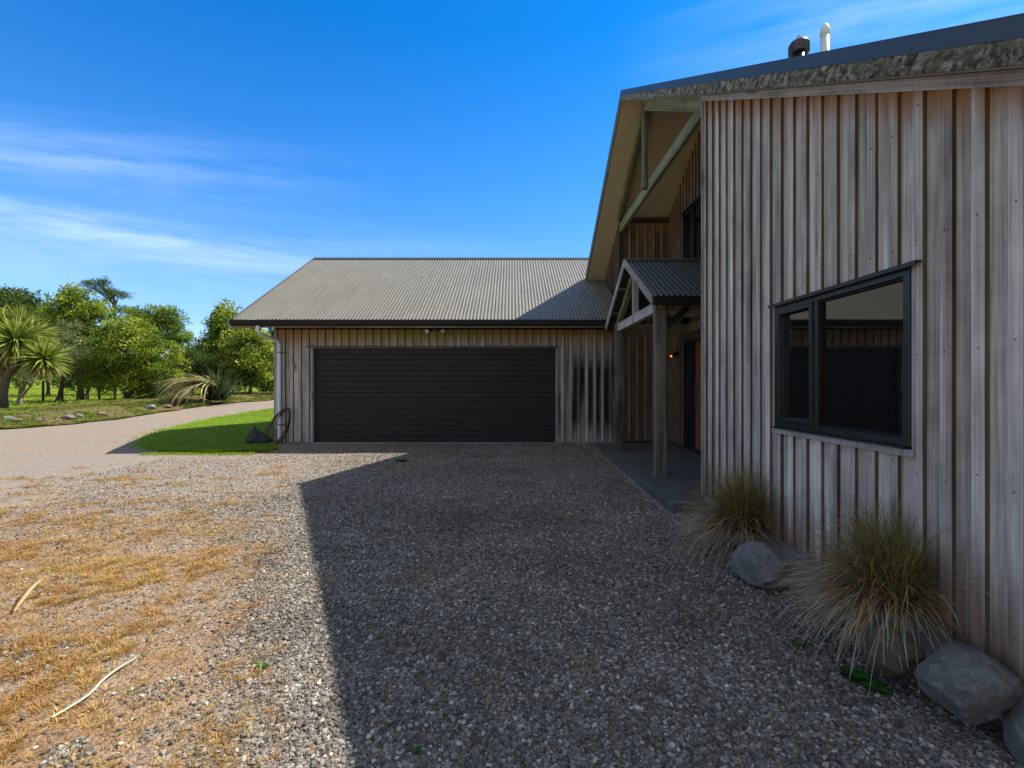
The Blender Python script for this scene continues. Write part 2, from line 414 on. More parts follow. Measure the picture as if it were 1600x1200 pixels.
# loose gravel stones
def gravel_points():
    rs = np.random.RandomState(3); X = []; Y = []; Z = []
    def region(n_, y0, y1, xfun, s0, s1, keep):
        y_ = y0+(y1-y0)*rs.rand(n_); a = np.array([xfun(q) for q in (y0, y1)])
        x_ = np.empty(n_)
        for i in range(n_):
            l, r = xfun(y_[i]); x_[i] = l+(r-l)*rs.rand()
        s_ = .68*(s0+(s1-s0)*rs.rand(n_)**5)
        k = np.array([keep(a_, b_) for a_, b_ in zip(x_, y_)]) > rs.rand(n_)
        X.append(x_[k]); Y.append(y_[k]); Z.append(s_[k])
    def keep(x, y):
        dirt = min(1, max(0, (-.5-.43*(y-1.7)-x)/.9))*min(1, max(0, (5.4-y)/1.2))
        nz = .5+.5*noise.noise(Vector((x*1.4, y*1.4, 2)))+.25*noise.noise(Vector((x*5, y*5, 2)))
        lane = min(1, max(0, (-x-.6)/3.0))*min(1, max(0, (y-3.0)/2))
        k = 1-dirt*min(1, 1.15-(.55 if nz > .68 else 0))
        k *= 1-.85*lane
        if y > 8.6 and x < -4.8: k = 0
        return max(k, .05 if x < -1 else .2)
    wr = lambda y: 1.98 if y < 5.2 else 1.68
    region(200000, 1.25, 3.0, lambda y: (-1.15*y-.3, min(wr(y), 1.12*y+.2)), .0095, .034, keep)
    region(250000, 3.0, 6.0, lambda y: (max(-1.12*y, -5.5), wr(y)), .012, .034, keep)
    region(150000, 6.0, 10.6, lambda y: (-6.5, wr(y)), .015, .034, keep)
    X = np.concatenate(X); Y = np.concatenate(Y); s = np.concatenate(Z)
    Zz = Hvec(X, Y, .012)+s*rs.uniform(.0, .42, len(s))
    sc = np.stack([s*rs.uniform(.9,1.35,len(s)), s*rs.uniform(.8,1.1,len(s)), s*rs.uniform(.5,.85,len(s))], 1)
    rot = np.stack([rs.uniform(-.5,.5,len(s)), rs.uniform(-.5,.5,len(s)), rs.uniform(0,6.28,len(s))], 1)
    return np.stack([X, Y, Zz], 1), sc, rot
scatter('gravel', *gravel_points(), stones_nodes, M['stone'])

# lawn blades
M['blade'] = leafmat('lawn_blades', [(0,(.11,.22,.01)),(.5,(.20,.33,.018)),(1,(.36,.42,.045))], .35, .6, True)
rs = np.random.RandomState(5); P = []
nL = 90000
for i in range(nL):
    y = 9.32+(28-9.32)*rs.rand()**1.5; l, r = lerp_table(LL, y), lerp_table(LR, y)
    if y > 18.5: r = -5.5
    x = l+(r-l)*rs.rand() + rs.normal()*.09
    P.append((x, y, Hn(x, y, .02)+.03))
for k in range(1500):
    y = 9.3+rs.rand()*12; l = lerp_table(LL, y); x = l-abs(rs.normal()*.22)
    if k % 3 == 0: x = -7.2+rs.rand()*2.2; y = 9.3-abs(rs.normal()*.10)
    P.append((x, y, Hn(x, y, .02)+.012))
nL = len(P)
P = np.array(P); s = rs.uniform(.03,.065,nL)*(1+.03*(P[:,1]-8))
scatter('lawn_grass', P, np.stack([s*1.5,s*1.5,s],1), np.stack([rs.uniform(-.2,.2,nL),rs.uniform(-.2,.2,nL),rs.uniform(0,6.28,nL)],1), blade_nodes(7,.5,.8,.09,1), M['blade'])
# dry mat of grass and straw at the lower left
M['straw'] = leafmat('dry_grass', [(0,(.27,.13,.035)),(.45,(.42,.25,.075)),(.85,(.52,.37,.15)),(1,(.24,.26,.05))], .2, .8, True)
P = []; S_ = []
def dry(x, y):
    nz = .5+.5*noise.noise(Vector((x*1.5+4, y*1.5, 5)))+.28*noise.noise(Vector((x*4.2, y*4.2, 9)))
    w = min(1, max(0, (-.75-.46*(y-1.7)-x)/1.1))*min(1, max(0, (5.3-y)/.9))
    f = .5+noise.noise(Vector((x*9, y*9, 1)))
    return w*((.85 if nz > .55 else .16) if f > .5 else .06)
i = 0
while len(P) < 12000 and i < 300000:
    i += 1; y = 1.3+4.6*rs.rand()**1.2; x = (-1.2*y-.4)+(1.2*y+.4)*rs.rand()
    if rs.rand() < dry(x, y)+.003: P.append((x, y, Hn(x, y, .02)+.014)); S_.append(rs.uniform(.012,.034))
for c in range(230):     # separate dry tufts on the drive
    y = 3.2+rs.rand()*4.8; x = -1.08*y*rs.rand()**.6-.1; 
    if x > -.42*y-.3: continue
    for k in range(rs.randint(8, 26)):
        xx = x+rs.normal()*.085; yy = y+rs.normal()*.05; P.append((xx, yy, Hn(xx, yy, .02)+.014)); S_.append(rs.uniform(.02,.04))
P = np.array(P); s = np.array(S_); n_ = len(s)
scatter('dry_grass', P, np.stack([s*1.9,s*1.9,s*.8],1), np.stack([rs.uniform(-.4,.4,n_),rs.uniform(-.4,.4,n_),rs.uniform(0,6.28,n_)],1), blade_nodes(9,.7,1.3,.085,2), M['straw'])

# ------------------------------------------------------------------ materials for buildings
GREY1, GREY2 = (.235,.225,.22), (.36,.345,.34)
WARM = (.33,.155,.05)
M['clad_gable'] = wood('gable_boards', (.35,.315,.275), (.70,.64,.56), 'Z', WARM, .22, foot=.8, gr=.6, pink=.6)
M['clad_edge'] = wood('board_edges', (.085,.07,.052), (.16,.135,.105), 'Z', (.22,.10,.03), .45)
M['clad_front'] = wood('garage_boards', (.27,.245,.22), (.52,.48,.43), 'Z', (.34,.17,.05), .42, moss='front', stain=1.0, foot=0, pink=.2)
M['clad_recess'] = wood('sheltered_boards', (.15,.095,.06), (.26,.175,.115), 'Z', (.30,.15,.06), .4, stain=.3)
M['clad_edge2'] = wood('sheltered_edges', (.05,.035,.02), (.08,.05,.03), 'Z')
M['trimZ'] = wood('weathered_trim_upright', (.27,.25,.235), (.38,.36,.34), 'Z')
M['trimY'] = wood('weathered_trim_raked', (.33,.30,.27), (.44,.41,.37), 'Y')
M['trimR'] = wood('weathered_trim_sloped', (.42,.37,.32), (.60,.54,.47), 'R')
M['beamR'] = wood('treated_beam_sloped', (.14,.155,.07), (.31,.30,.17), 'R', gr=.5)
M['trimX'] = wood('weathered_trim_level', (.27,.24,.19), (.38,.34,.27), 'X')
M['beamY'] = wood('treated_beam_raked', (.14,.155,.07), (.31,.30,.17), 'Y', gr=.5)
M['beamX'] = wood('treated_beam_level', (.19,.16,.10), (.29,.25,.16), 'X', gr=.5)
M['post'] = wood('treated_post', (.055,.06,.045), (.29,.285,.22), 'Z', gr=.6, cracks=.9, pink=.35)
M['post_dark'] = wood('stained_post', (.02,.022,.016), (.24,.25,.19), 'Z', gr=.6, cracks=.9)
M['soffit'] = plain('painted_soffit', (.52,.43,.31), .8, var=.05, bscale=3)
M['flash'] = plain('barge_flashing', (.05,.06,.065), .45, 0, .05, 2, spec=.4)
M['dark'] = plain('black_gutter', (.014,.010,.008), .55, 0, .1, 3, spec=.2)
M['alu'] = plain('window_aluminium', (.035,.045,.042), .32, .5, .06, 4)
M['bronze'] = plain('bronze_flashing', (.05,.035,.025), .4, .5, .06, 4)
M['white'] = plain('white_plastic', (.62,.66,.70), .35, 0, .06, 8)
M['conc'] = plain('foundation_concrete', (.22,.22,.21), .9, 0, .25, 7, .5)
M['slab'] = plain('porch_concrete', (.075,.077,.072), .9, 0, .35, 5, .5)
M['inner'] = plain('dark_interior', (.02,.02,.02), .9)
M['hose'] = plain('hose_rubber', (.085,.018,.015), .4)
M['sack'] = plain('sack_cloth', (.03,.032,.035), .9, 0, .3, 14, .5)
M['flue'] = plain('flue_steel', (.08,.075,.07), .35, .8, .35, 40)
def lichen():
    m, nt, b = newmat('lichened_board'); n = N(nt); p = n.pos()
    a = n.noise(n.scale(p,(1,1,1.3)), 15, 8, .8, .6); v = n.voro(p, 30); w = n.noise(p, 55, 5, .7)
    c = n.ramp(a, [(.38,(.012,.010,.008)), (.46,(.08,.07,.05)), (.53,(.27,.245,.18)), (.62,(.52,.48,.38))])
    c = n.mix(n.map(n.noise(p, 6, 4), .55, .68, 0, .7), c, (.14,.155,.07))
    c = n.mix(n.map(w, .6, .72, 0, .6), c, (.30,.29,.26))
    c = n.mix(n.map(n.sep(p)[1], 7.6, 8.6, 0, .55), c, (.2,.19,.13))
    n.put(b.inputs['Base Color'], c); b.inputs['Roughness'].default_value = .95
    n.put(b.inputs['Normal'], n.bump(n.math('ADD', a, n.math('MULTIPLY', v, .4)), 1.0, .03)); return m
M['lichen'] = lichen()
def roofmat(name, col, col2):
    m, nt, b = newmat(name); n = N(nt); p = n.pos()
    f = n.noise(n.scale(p, (14,.9,.9)), 1.0, 5, .6); g = n.noise(p, 1.2, 5, .6)
    c = n.mix(n.map(f, .3, .7), col, col2); c = n.mix(n.map(g, .4, .7, 0, .3), c, tuple(x*.7 for x in col))
    c = n.mix(n.map(n.noise(p, 26, 3), .68, .74, 0, .3), c, (.3,.29,.25))
    n.put(b.inputs['Base Color'], c); b.inputs['Roughness'].default_value = .5; b.inputs['Metallic'].default_value = .0
    b.inputs['Specular IOR Level'].default_value = .4
    return m
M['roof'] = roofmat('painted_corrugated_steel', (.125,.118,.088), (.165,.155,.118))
def doormat_():
    m, nt, b = newmat('garage_door_paint'); n = N(nt); p = n.pos()
    f = n.noise(n.scale(p, (3,3,30)), 1.0, 5, .65); g = n.noise(p, 70, 3, .6)
    c = n.mix(f, (.015,.0145,.014), (.024,.023,.022)); c = n.mix(n.map(g, .68, .75, 0, .5), c, (.1,.1,.1))
    n.put(b.inputs['Base Color'], c); b.inputs['Roughness'].default_value = .5; b.inputs['Specular IOR Level'].default_value = .25
    n.put(b.inputs['Normal'], n.bump(n.noise(p, 120, 3), .2, .002)); return m
M['door'] = doormat_()
def glassmat():
    m, nt, b = newmat('tinted_window_glass'); n = N(nt)
    b.inputs['Base Color'].default_value = (.004,.005,.006,1); b.inputs['Roughness'].default_value = .012
    b.inputs['IOR'].default_value = 2.1
    n.put(b.inputs['Normal'], n.bump(n.noise(n.pos(), 1.6, 2), .03, .02)); return m
M['glass'] = glassmat()

# ------------------------------------------------------------------ cladding
def clad(mb, PF, u0, u1, zb, zt, pitch, bw, holes=(), seed=0, fd=.012, bt=.022, phase=0, groove=0, split=False, nails=False):
    """board-and-batten: PF(u,d,z) -> point; slots 0 face, 1 batten edge; holes: (u0,u1,z0,z1)"""
    rg = random.Random(seed)
    def piece(a, b, d0, d1, edge):
        cuts = [a, b]
        for (ha, hb_, _, _) in holes:
            for c in (ha, hb_):
                if a+1e-4 < c < b-1e-4: cuts.append(c)
        cuts.sort(); rn = rg.random()
        if split: rn = (.66+.34*rn) if edge else .62*rn
        for p, q in zip(cuts, cuts[1:]):
            mid = (p+q)/2; segs = [(zb(mid), None)]
            hs = sorted([h for h in holes if h[0]-1e-4 <= mid <= h[1]+1e-4], key=lambda h: h[2])
            spans = []; cur = None
            for h in hs:
                spans.append((cur, h[2])); cur = h[3]
            spans.append((cur, None))
            for lo, hi in spans:
                j = rg.uniform(-.002, .002)
                za, zc = (zb(p) if lo is None else lo), (zb(q) if lo is None else lo)
                ta, tc = (zt(p) if hi is None else hi), (zt(q) if hi is None else hi)
                if ta-za < .02 and tc-zc < .02: continue
                e = d1+j
                vs = [PF(p,d0,za),PF(q,d0,zc),PF(q,e,zc),PF(p,e,za),PF(p,d0,ta),PF(q,d0,tc),PF(q,e,tc),PF(p,e,ta)]
                T = (zt(p), zt(q)); B = (zb(p), zb(q))
                ht = [T[0]-za,T[1]-zc,T[1]-zc,T[0]-za,T[0]-ta,T[1]-tc,T[1]-tc,T[0]-ta]
                hb = [za-B[0],zc-B[1],zc-B[1],za-B[0],ta-B[0],tc-B[1],tc-B[1],ta-B[0]]
                mats = [0,0,0,1 if edge else 0,0,1 if edge else 0]
                mb.add(vs, [(3,2,1,0),(4,5,6,7),(0,1,5,4),(1,2,6,5),(2,3,7,6),(3,0,4,7)], mats, rn, ht, hb)
    u = u0+phase-pitch
    while u < u1:
        a, b = max(u, u0), min(u+pitch, u1)          # wide board behind, hidden under the battens
        if b-a > .01: piece(a+.001+(groove+bw/2 if groove else 0), b-.001-(bw/2-.01 if groove else 0), 0, fd, False)
        c = u+pitch-bw/2; w = bw*rg.uniform(.94, 1.06)
        a, b = max(c, u0), min(c+w, u1)
        if b-a > .012: piece(a, b, fd-.004, fd+bt*rg.uniform(.9,1.1), True)
        if nails and b-a > .03:
            for zn in [.22+.62*i for i in range(9)]:
                um = (a+b)/2+rg.uniform(-.006,.006); zz = zn+rg.uniform(-.05,.05)
                if zz > zt(um)-.05 or any(h[0] < um < h[1] and h[2] < zz < h[3] for h in holes): continue
                D = fd+bt*1.12+.002; k = .0022
                mb.add([PF(um-k,D-.01,zz-k),PF(um+k,D-.01,zz-k),PF(um+k,D,zz-k),PF(um-k,D,zz-k),PF(um-k,D-.01,zz+k),PF(um+k,D-.01,zz+k),PF(um+k,D,zz+k),PF(um-k,D,zz+k)], [(3,2,1,0),(4,5,6,7),(0,1,5,4),(1,2,6,5),(2,3,7,6),(3,0,4,7)], 2)
        u += pitch
YR, ZR, XB = 8.43, 6.50, 1.93                 # main ridge
def roofz(y): return ZR-TAN*abs(y-YR)
XW, XR, XF = 2.14, 3.53, 2.44                 # near gable wall, recess wall, far gable wall
YG = 10.65                                    # garage front
YC = 5.27; YN = 1.25; YE = .85                # near wall corner, near end, near eave
ZS = .17                                      # soffit below roof top
house = thing('house', (XW, 4, 0), 'tall timber-clad house with raked gable end on the right, entrance recess and dark window', 'house')
# near gable wall
b = MB()
WY0, WY1, WZ0, WZ1 = 2.51, 3.80, .965, 1.915
PFg = lambda u, d, z: (XW-d, u, z)
PITCH = .1607
clad(b, PFg, YN, YC, lambda u: .075, lambda u: roofz(u)-ZS-.045, PITCH, .062, [(WY0-.03, WY1+.03, WZ0-.055, WZ1+.02)], 3, phase=(2.149-YN) % PITCH, nails=True)
b.build('wall_cladding', [M['clad_gable'], M['clad_edge'], M['dark']], house)['label'] = 'silvery weathered board and batten cladding of the near gable'
b = MB()
def wallbody(x0, x1, y0, y1, z0, zf, holes=()):
    # prism with raked top, cut around a hole given as (y0,y1,z0,z1)
    ys_ = [y0, y1]
    if y0 < YR < y1: ys_ = [y0, YR, y1]
    for h in holes: ys_ += [h[0], h[1]]
    ys_ = sorted(ys_)
    for p, q in zip(ys_, ys_[1:]):
        mid = (p+q)/2; hh = [h for h in holes if h[0] < mid < h[1]]
        for lo, hi in ([(z0, hh[0][2]), (hh[0][3], None)] if hh else [(z0, None)]):
            ta, tb = (zf(p), zf(q)) if hi is None else (hi, hi)
            b.hexa([(x0,p,lo),(x1,p,lo),(x1,q,lo),(x0,q,lo),(x0,p,ta),(x1,p,ta),(x1,q,tb),(x0,q,tb)])
wallbody(XW, XW+.14, YN, YC, -.1, lambda u: roofz(u)-ZS-.01, [(WY0, WY1, WZ0, WZ1)])
b.box(XW+.14, XR+.1, YC-.14, YC, -.1, roofz(YC)-ZS-.01)          # return wall into the recess
b.box(XW+.14, 10, YN, YN+.14, -.1, roofz(YN)-ZS-.01)              # near side wall
b.build('wall', M['clad_recess'], house)
# foundation strip
b = MB(); b.box(XW-.004, XW+.13, YN+.002, YC-.002, -.3, .07); b.box(XW-.03, XW+.1, 1.0, 1.72, -.3, .035); b.build('foundation', M['conc'], house, bevel=.006)
# top trim of the near wall (raked)
b = MB()
def rake(mb, x0, x1, ya, yb, dtop, dbot, mat=0):
    za, zb_ = roofz(ya), roofz(yb)
    mb.hexa([(x0,ya,za-dbot),(x1,ya,za-dbot),(x1,yb,zb_-dbot),(x0,yb,zb_-dbot),(x0,ya,za-dtop),(x1,ya,za-dtop),(x1,yb,zb_-dtop),(x0,yb,zb_-dtop)], mat, random.random())
rake(b, XW-.052, XW-.006, YN-.02, YC, ZS+.004, ZS+.072); b.build('rake_trim', M['trimR'], house, bevel=.003)
# corner board at the recess corner
b = MB(); b.box(XW-.036, XW+.1, YC+.001, YC+.022, .075, roofz(YC)-ZS-.08, rnd=.7); b.build('corner_board', M['trimZ'], house)
# roof sheets: corrugated, ridge along X
def corr(mb, x0, x1, pts, amp=.009, pitch=.076, seg=8, dx=None):
    """sheet whose corrugations run along pts (list of (y,z)), profile across X"""
    n_ = int((x1-x0)/pitch*seg); X = [x0+(x1-x0)*i/n_ for i in range(n_+1)]
    vs = []; fs = []
    for (y, z) in pts:
        for x in X: vs.append((x, y, z+amp*math.sin(2*math.pi*x/pitch)))
    for j in range(len(pts)-1):
        for i in range(n_):
            a = j*(n_+1)+i; fs.append((a, a+1, a+n_+2, a+n_+1))
    mb.add(vs, fs)
EYF = 12.47
b = MB(); corr(b, XB+.03, 10, [(YR-.02, ZR-.02), (YE, roofz(YE)-.008)]); corr(b, XB+.03, 10, [(EYF, roofz(EYF)-.008), (YR+.02, ZR-.02)])
roof = b.build('roof', M['roof'], house, smooth=True)
b = MB(); b.bar((XB+.04,YR-.075,ZR-.022),(10,YR-.075,ZR-.022), .17, .006, (0,-TAN,1)); b.bar((XB+.04,YR+.075,ZR-.022),(10,YR+.075,ZR-.022), .17, .006, (0,TAN,1))
b.build('ridge_cap', M['flash'], roof)
# roof underside deck + soffit
b = MB()
for ya, yb in ((YE, YR), (YR, EYF)): rake(b, XB+.03, 10, ya, yb, .03, ZS-.012)
b.build('roof_deck', M['inner'], house)
b = MB()
for ya, yb in ((YE+.02, YR), (YR, EYF-.02)): rake(b, XB+.028, XR+.05, ya, yb, ZS-.011, ZS)
for yy in (YR+1.35, YR+2.75): rake(b, XB+.03, XR, yy, yy+.012, ZS-.001, ZS+.002)
b.build('soffit', M['soffit'], house)
b = MB()
for ya, yb, t in ((YE, YC+.55, 0), (YC+.552, YR, 0), (YR, EYF+.03, 0)): rake(b, XB, XB+.035, ya, yb, -.018, .068)
for ya, yb in ((YE, YR), (YR, EYF+.03)): rake(b, XB+.0, XB+.16, ya, yb, -.024, -.0185)
b.build('barge_flashing', M['flash'], house)
b = MB()
def lichen_board(mb, ya, yb):
    n_ = int((yb-ya)/.02); rows_ = 7; vs = []; fs = []
    for i in range(n_+1):
        y = ya+(yb-ya)*i/n_
        for j in range(rows_):
            t = j/(rows_-1); z = roofz(y)-.069-(.102)*t
            k = 1 if 0 < j < rows_-1 else .25
            d = k*.013*max(0, noise.noise(Vector((y*13, z*22, 1)))+.35)+k*.006*noise.noise(Vector((y*45, z*60, 4)))
            if y > YC+.9: d *= .35
            vs.append((XB+.004-d, y, z))
    for i in range(n_):
        for j in range(rows_-1):
            a = i*rows_+j; fs.append((a, a+1, a+rows_+1, a+rows_))
    mb.add(vs, fs)
    rake(mb, XB+.006, XB+.03, ya, yb, .0695, .171)
lichen_board(b, YE, YR); lichen_board(b, YR, EYF)
b.build('barge_board', M['lichen'], house, smooth=True)['label'] = 'lichen-crusted timber board under the metal edge of the gable roof'
# far gable wall and its return, and the recess wall
b = MB()
gz = lambda y: 2.70+TAN*(y-10.1)             # garage roof plane
clad(b, lambda u, d, z: (XF-d, u, z), YG, 12.7, lambda u: max(2.3, gz(u)+.02), lambda u: roofz(u)-ZS-.004, .18, .07, seed=5)
b.build('wall_cladding', [M['clad_recess'], M['clad_edge2']], house)
b = MB()
clad(b, lambda u, d, z: (u, YG-d, z), XF, XR, lambda u: .05, lambda u: roofz(YG)-ZS-.004, .18, .07, seed=6, fd=.016, bt=.018, groove=.011, split=True)
b.build('wall_cladding', [M['clad_recess'], M['clad_edge2']], house)
DY0, DY1, DZ = 8.62, 9.68, 2.19               # front door
UWY0, UWY1, UWZ0, UWZ1 = 8.2, 9.64, 3.55, 4.74
b = MB()
clad(b, lambda u, d, z: (XR-d, u, z), YC, YG-.05, lambda u: .05, lambda u: roofz(u)-ZS-.004, .16, .06,
     [(DY0, DY1, .0, DZ)], seed=8, fd=.012, bt=.02)
# upper window opening is framed proud of the boards (see below)
b.build('wall_cladding', [M['clad_recess'], M['clad_edge2']], house)
b = MB()
b.hexa([(XF,YG+.002,0),(XF+.14,YG+.002,0),(XF+.14,13.2,0),(XF,13.2,0),(XF,YG+.002,roofz(YG)-ZS-.01),(XF+.14,YG+.002,roofz(YG)-ZS-.01),(XF+.14,13.2,roofz(13.2)-ZS-.01),(XF,13.2,roofz(13.2)-ZS-.01)])
b.box(XF+.14, XR+.2, YG+.002, YG+.14, 0, roofz(YG)-ZS-.01)
zr1, zr2, zr3 = roofz(YC)-ZS-.01, ZR-ZS-.01, roofz(YG)-ZS-.01
for ya, yb, za, zb_ in ((YC, YR, zr1, zr2), (YR, YG, zr2, zr3)):
    z0 = 0
    if ya == YR or True:
        segs = [(ya, yb)]
        if ya == YR: segs = [(ya, DY0), (DY0, DY1), (DY1, yb)]
        for p, q in segs:
            zp = za+(zb_-za)*(p-ya)/(yb-ya); zq = za+(zb_-za)*(q-ya)/(yb-ya)
            lo = DZ if (p, q) == (DY0, DY1) else 0
            b.hexa([(XR,p,lo),(XR+.14,p,lo),(XR+.14,q,lo),(XR,q,lo),(XR,p,zp),(XR+.14,p,zp),(XR+.14,q,zq),(XR,q,zq)])
b.build('wall', M['inner'], house)
b = MB(); b.box(XF-.04, XF+.03, YG-.045, YG+.02, gz(YG)+.0, roofz(YG)-ZS-.01, rnd=.2)
b.build('corner_board', M['clad_edge2'], house)
b = MB(); b.box(XF+.03, XR-.02, YG-.07, YG-.035, roofz(YG)-ZS-.13, roofz(YG)-ZS-.03, rnd=.2); b.build('wall_trim', M['clad_edge2'], house)
# front door
b = MB(); b.box(XR-.02, XR+.16, DY0-.02, DY1+.02, .003, .055); b.build('threshold', M['alu'], house)
b = MB(); b.box(XR+.13, XR+.16, DY0-.1, DY1+.1, .056, DZ+.1); b.build('hall_screen', M['inner'], house)
b = MB(); b.box(XR+.06, XR+.10, DY0+.05, DY1-.42, .06, DZ-.05, rnd=.4)
nb = 9
for k in range(nb):
    y0_ = DY0+.05+(DY1-.42-DY0-.05)*k/nb; b.box(XR+.045, XR+.062, y0_+.004, y0_+(DY1-.47-DY0)/nb-.004, .06, DZ-.05, rnd=random.random())
M['doorwood'] = wood('red_cedar_door', (.20,.075,.035), (.30,.12,.055), 'Z', gr=.2)
door = b.build('front_door', M['doorwood'], house)
b = MB(); b.tube([(XR+.01,DY1-.50,.85),(XR+.01,DY1-.50,1.35)], .011, 8); b.build('handle', M['flue'], door)
b = MB(); b.box(XR+.05, XR+.058, DY1-.38, DY1-.05, .08, DZ-.06); b.build('side_light', M['glass'], house)
b = MB()
for (y0_, y1_, z0_, z1_) in ((DY0,DY0+.05,.02,DZ),(DY1-.05,DY1,.02,DZ),(DY1-.42,DY1-.38,.02,DZ-.05),(DY0+.05,DY1-.05,DZ-.05,DZ)): b.box(XR-.03, XR+.07, y0_, y1_, z0_, z1_)
b.build('door_frame', M['alu'], house)
# window builder on a plane facing -X
def window(parent, X, y0, y1, z0, z1, mull, proud=.03, flash=True, fw=.042):
    b = MB()
    b.box(X-proud, X+.07, y0, y1, z1-fw, z1); b.box(X-proud, X+.07, y0, y1, z0, z0+fw)
    b.box(X-proud, X+.07, y0, y0+fw, z0+fw, z1-fw); b.box(X-proud, X+.07, y1-fw, y1, z0+fw, z1-fw)
    b.box(X-proud, X+.07, mull-.022, mull+.022, z0+fw, z1-fw)
    w = b.build('window', M['alu'], parent, bevel=.002)
    # opening sash at the far side
    b = MB(); s0, s1 = mull+.022, y1-fw; t = .034
    b.box(X-proud-.012, X+.02, s0+.003, s1-.003, z1-fw-t, z1-fw-.003); b.box(X-proud-.012, X+.02, s0+.003, s1-.003, z0+fw+.003, z0+fw+t)
    b.box(X-proud-.012, X+.02, s0+.003, s0+t, z0+fw+t, z1-fw-t); b.box(X-proud-.012, X+.02, s1-t, s1-.003, z0+fw+t, z1-fw-t)
    b.build('sash', M['alu'], w, bevel=.002)
    b = MB(); b.box(X+.005, X+.011, s0+t-.004, s1-t+.004, z0+fw+t-.004, z1-fw-t+.004); b.build('pane', M['glass'], w)
    b = MB(); b.box(X+.001, X+.007, y0+fw-.004, mull-.018, z0+fw-.004, z1-fw+.004); b.build('pane', M['glass'], w)
    # glazing beads
    b = MB(); a0, a1 = y0+fw, mull-.022
    for q in ((a0,a1,z1-fw-.014,z1-fw-.002),(a0,a1,z0+fw+.002,z0+fw+.014),(a0+.002,a0+.014,z0+fw+.014,z1-fw-.014),(a1-.014,a1-.002,z0+fw+.014,z1-fw-.014)): b.box(X-proud+.012, X+.0005, *q)
    b.build('glazing_bead', M['dark'], w)
    b = MB(); b.box(X-proud-.022, X+.0, y0+.02, y1+.005, z0-.014, z0-.002); b.build('sill', M['alu'], w)
    if flash:
        b = MB(); b.box(X-proud-.03, X, y0-.07, y1+.04, z1+.012, z1+.018); b.box(X-proud-.031, X-proud-.028, y0-.07, y1+.04, z1-.006, z1+.018); b.build('head_flashing', M['bronze'], w)
    return w
window(house, XW-.012, WY0, WY1, WZ0, WZ1, 3.29)['label'] = 'dark aluminium framed window with one opening sash reflecting the garage'
b = MB()      # timber strip under the window and packers at both sides
b.box(XW-.05, XW-.002, WY0-.028, WY1+.028, WZ0-.054, WZ0-.016, rnd=.8)
b.box(XW-.034, XW-.002, WY0-.028, WY0-.002, WZ0-.015, WZ1+.01, rnd=.6); b.box(XW-.034, XW-.002, WY1+.002, WY1+.028, WZ0-.015, WZ1+.01, rnd=.4)
b.build('window_trim', M['trimZ'], house, bevel=.002)
window(house, XR-.05, UWY0, UWY1, UWZ0, UWZ1, 9.08, proud=.03, flash=True)['label'] = 'upstairs window partly hidden behind the near gable'
# gable truss under the soffit
XT = 2.36
tr = []
b = MB(); za = lambda y: roofz(y)-ZS-.09
b.bar((XT, YR+.02, za(YR)), (XT, YG-.06, za(YG-.06)), .07, .15, rnd=.3); b.build('rafter', M['beamY'], house, bevel=.004)
b = MB(); b.bar((XT, YR-.02, za(YR)), (XT, 5.6, za(5.6)), .07, .17, rnd=.8); b.build('rafter', M['beamR'], house, bevel=.004)
b = MB(); b.bar((XT+.075, YG-.04, 4.80), (XT+.075, 5.95, 4.80), .075, .19, rnd=.5); b.build('bottom_chord', M['beamY'], house, bevel=.004)
b = MB(); b.bar((XT-.005, YR, 4.78), (XT-.005, YR, za(YR)+.02), .08, .13, up=(0,1,0), rnd=.2); b.build('king_post', M['post'], house, bevel=.004)
# flue and vent on the near slope
b = MB(); fx, fy = 3.5, 5.8; fz = roofz(fy)
b.tube([(fx,fy,fz-.1),(fx,fy,fz+.42)], .07, 20); fl = b.build('flue', M['flue'], house, smooth=True)
b = MB(); z0 = 5.33; b.tube([(fx,fy,z0),(fx,fy,z0+.005),(fx,fy,z0+.115),(fx,fy,z0+.14),(fx,fy,z0+.15)], [.105,.11,.11,.095,.03], 28)
for k in range(26):
    a = k*math.tau/26; b.tube([(fx+.112*math.cos(a),fy+.112*math.sin(a),z0+.004),(fx+.112*math.cos(a),fy+.112*math.sin(a),z0+.112)], .004, 4)
b.build('cowl', M['flue'], fl)
b = MB()
for k in range(3):
    a = k*math.tau/3; pts = [(fx+.03*math.cos(a)*math.sin(t), fy+.03*math.sin(a)*math.sin(t), z0+.15+.04-.04*math.cos(t)) for t in [i*math.pi/8 for i in range(9)]]
    b.tube(pts, .004, 5)
b.build('cowl_finial', M['flue'], fl)
b = MB(); vx, vy = 3.6, 5.47; vz = roofz(vy)
b.tube([(vx,vy,vz-.1),(vx,vy,5.31)], .046, 20); vp = b.build('vent_pipe', M['white'], house, smooth=True)
b = MB(); b.tube([(vx,vy,5.315),(vx,vy,5.375),(vx,vy,5.41),(vx,vy,5.44),(vx,vy,5.455)], [.052,.051,.042,.022,.008], 20); b.build('vent_cap', M['white'], vp, smooth=True)

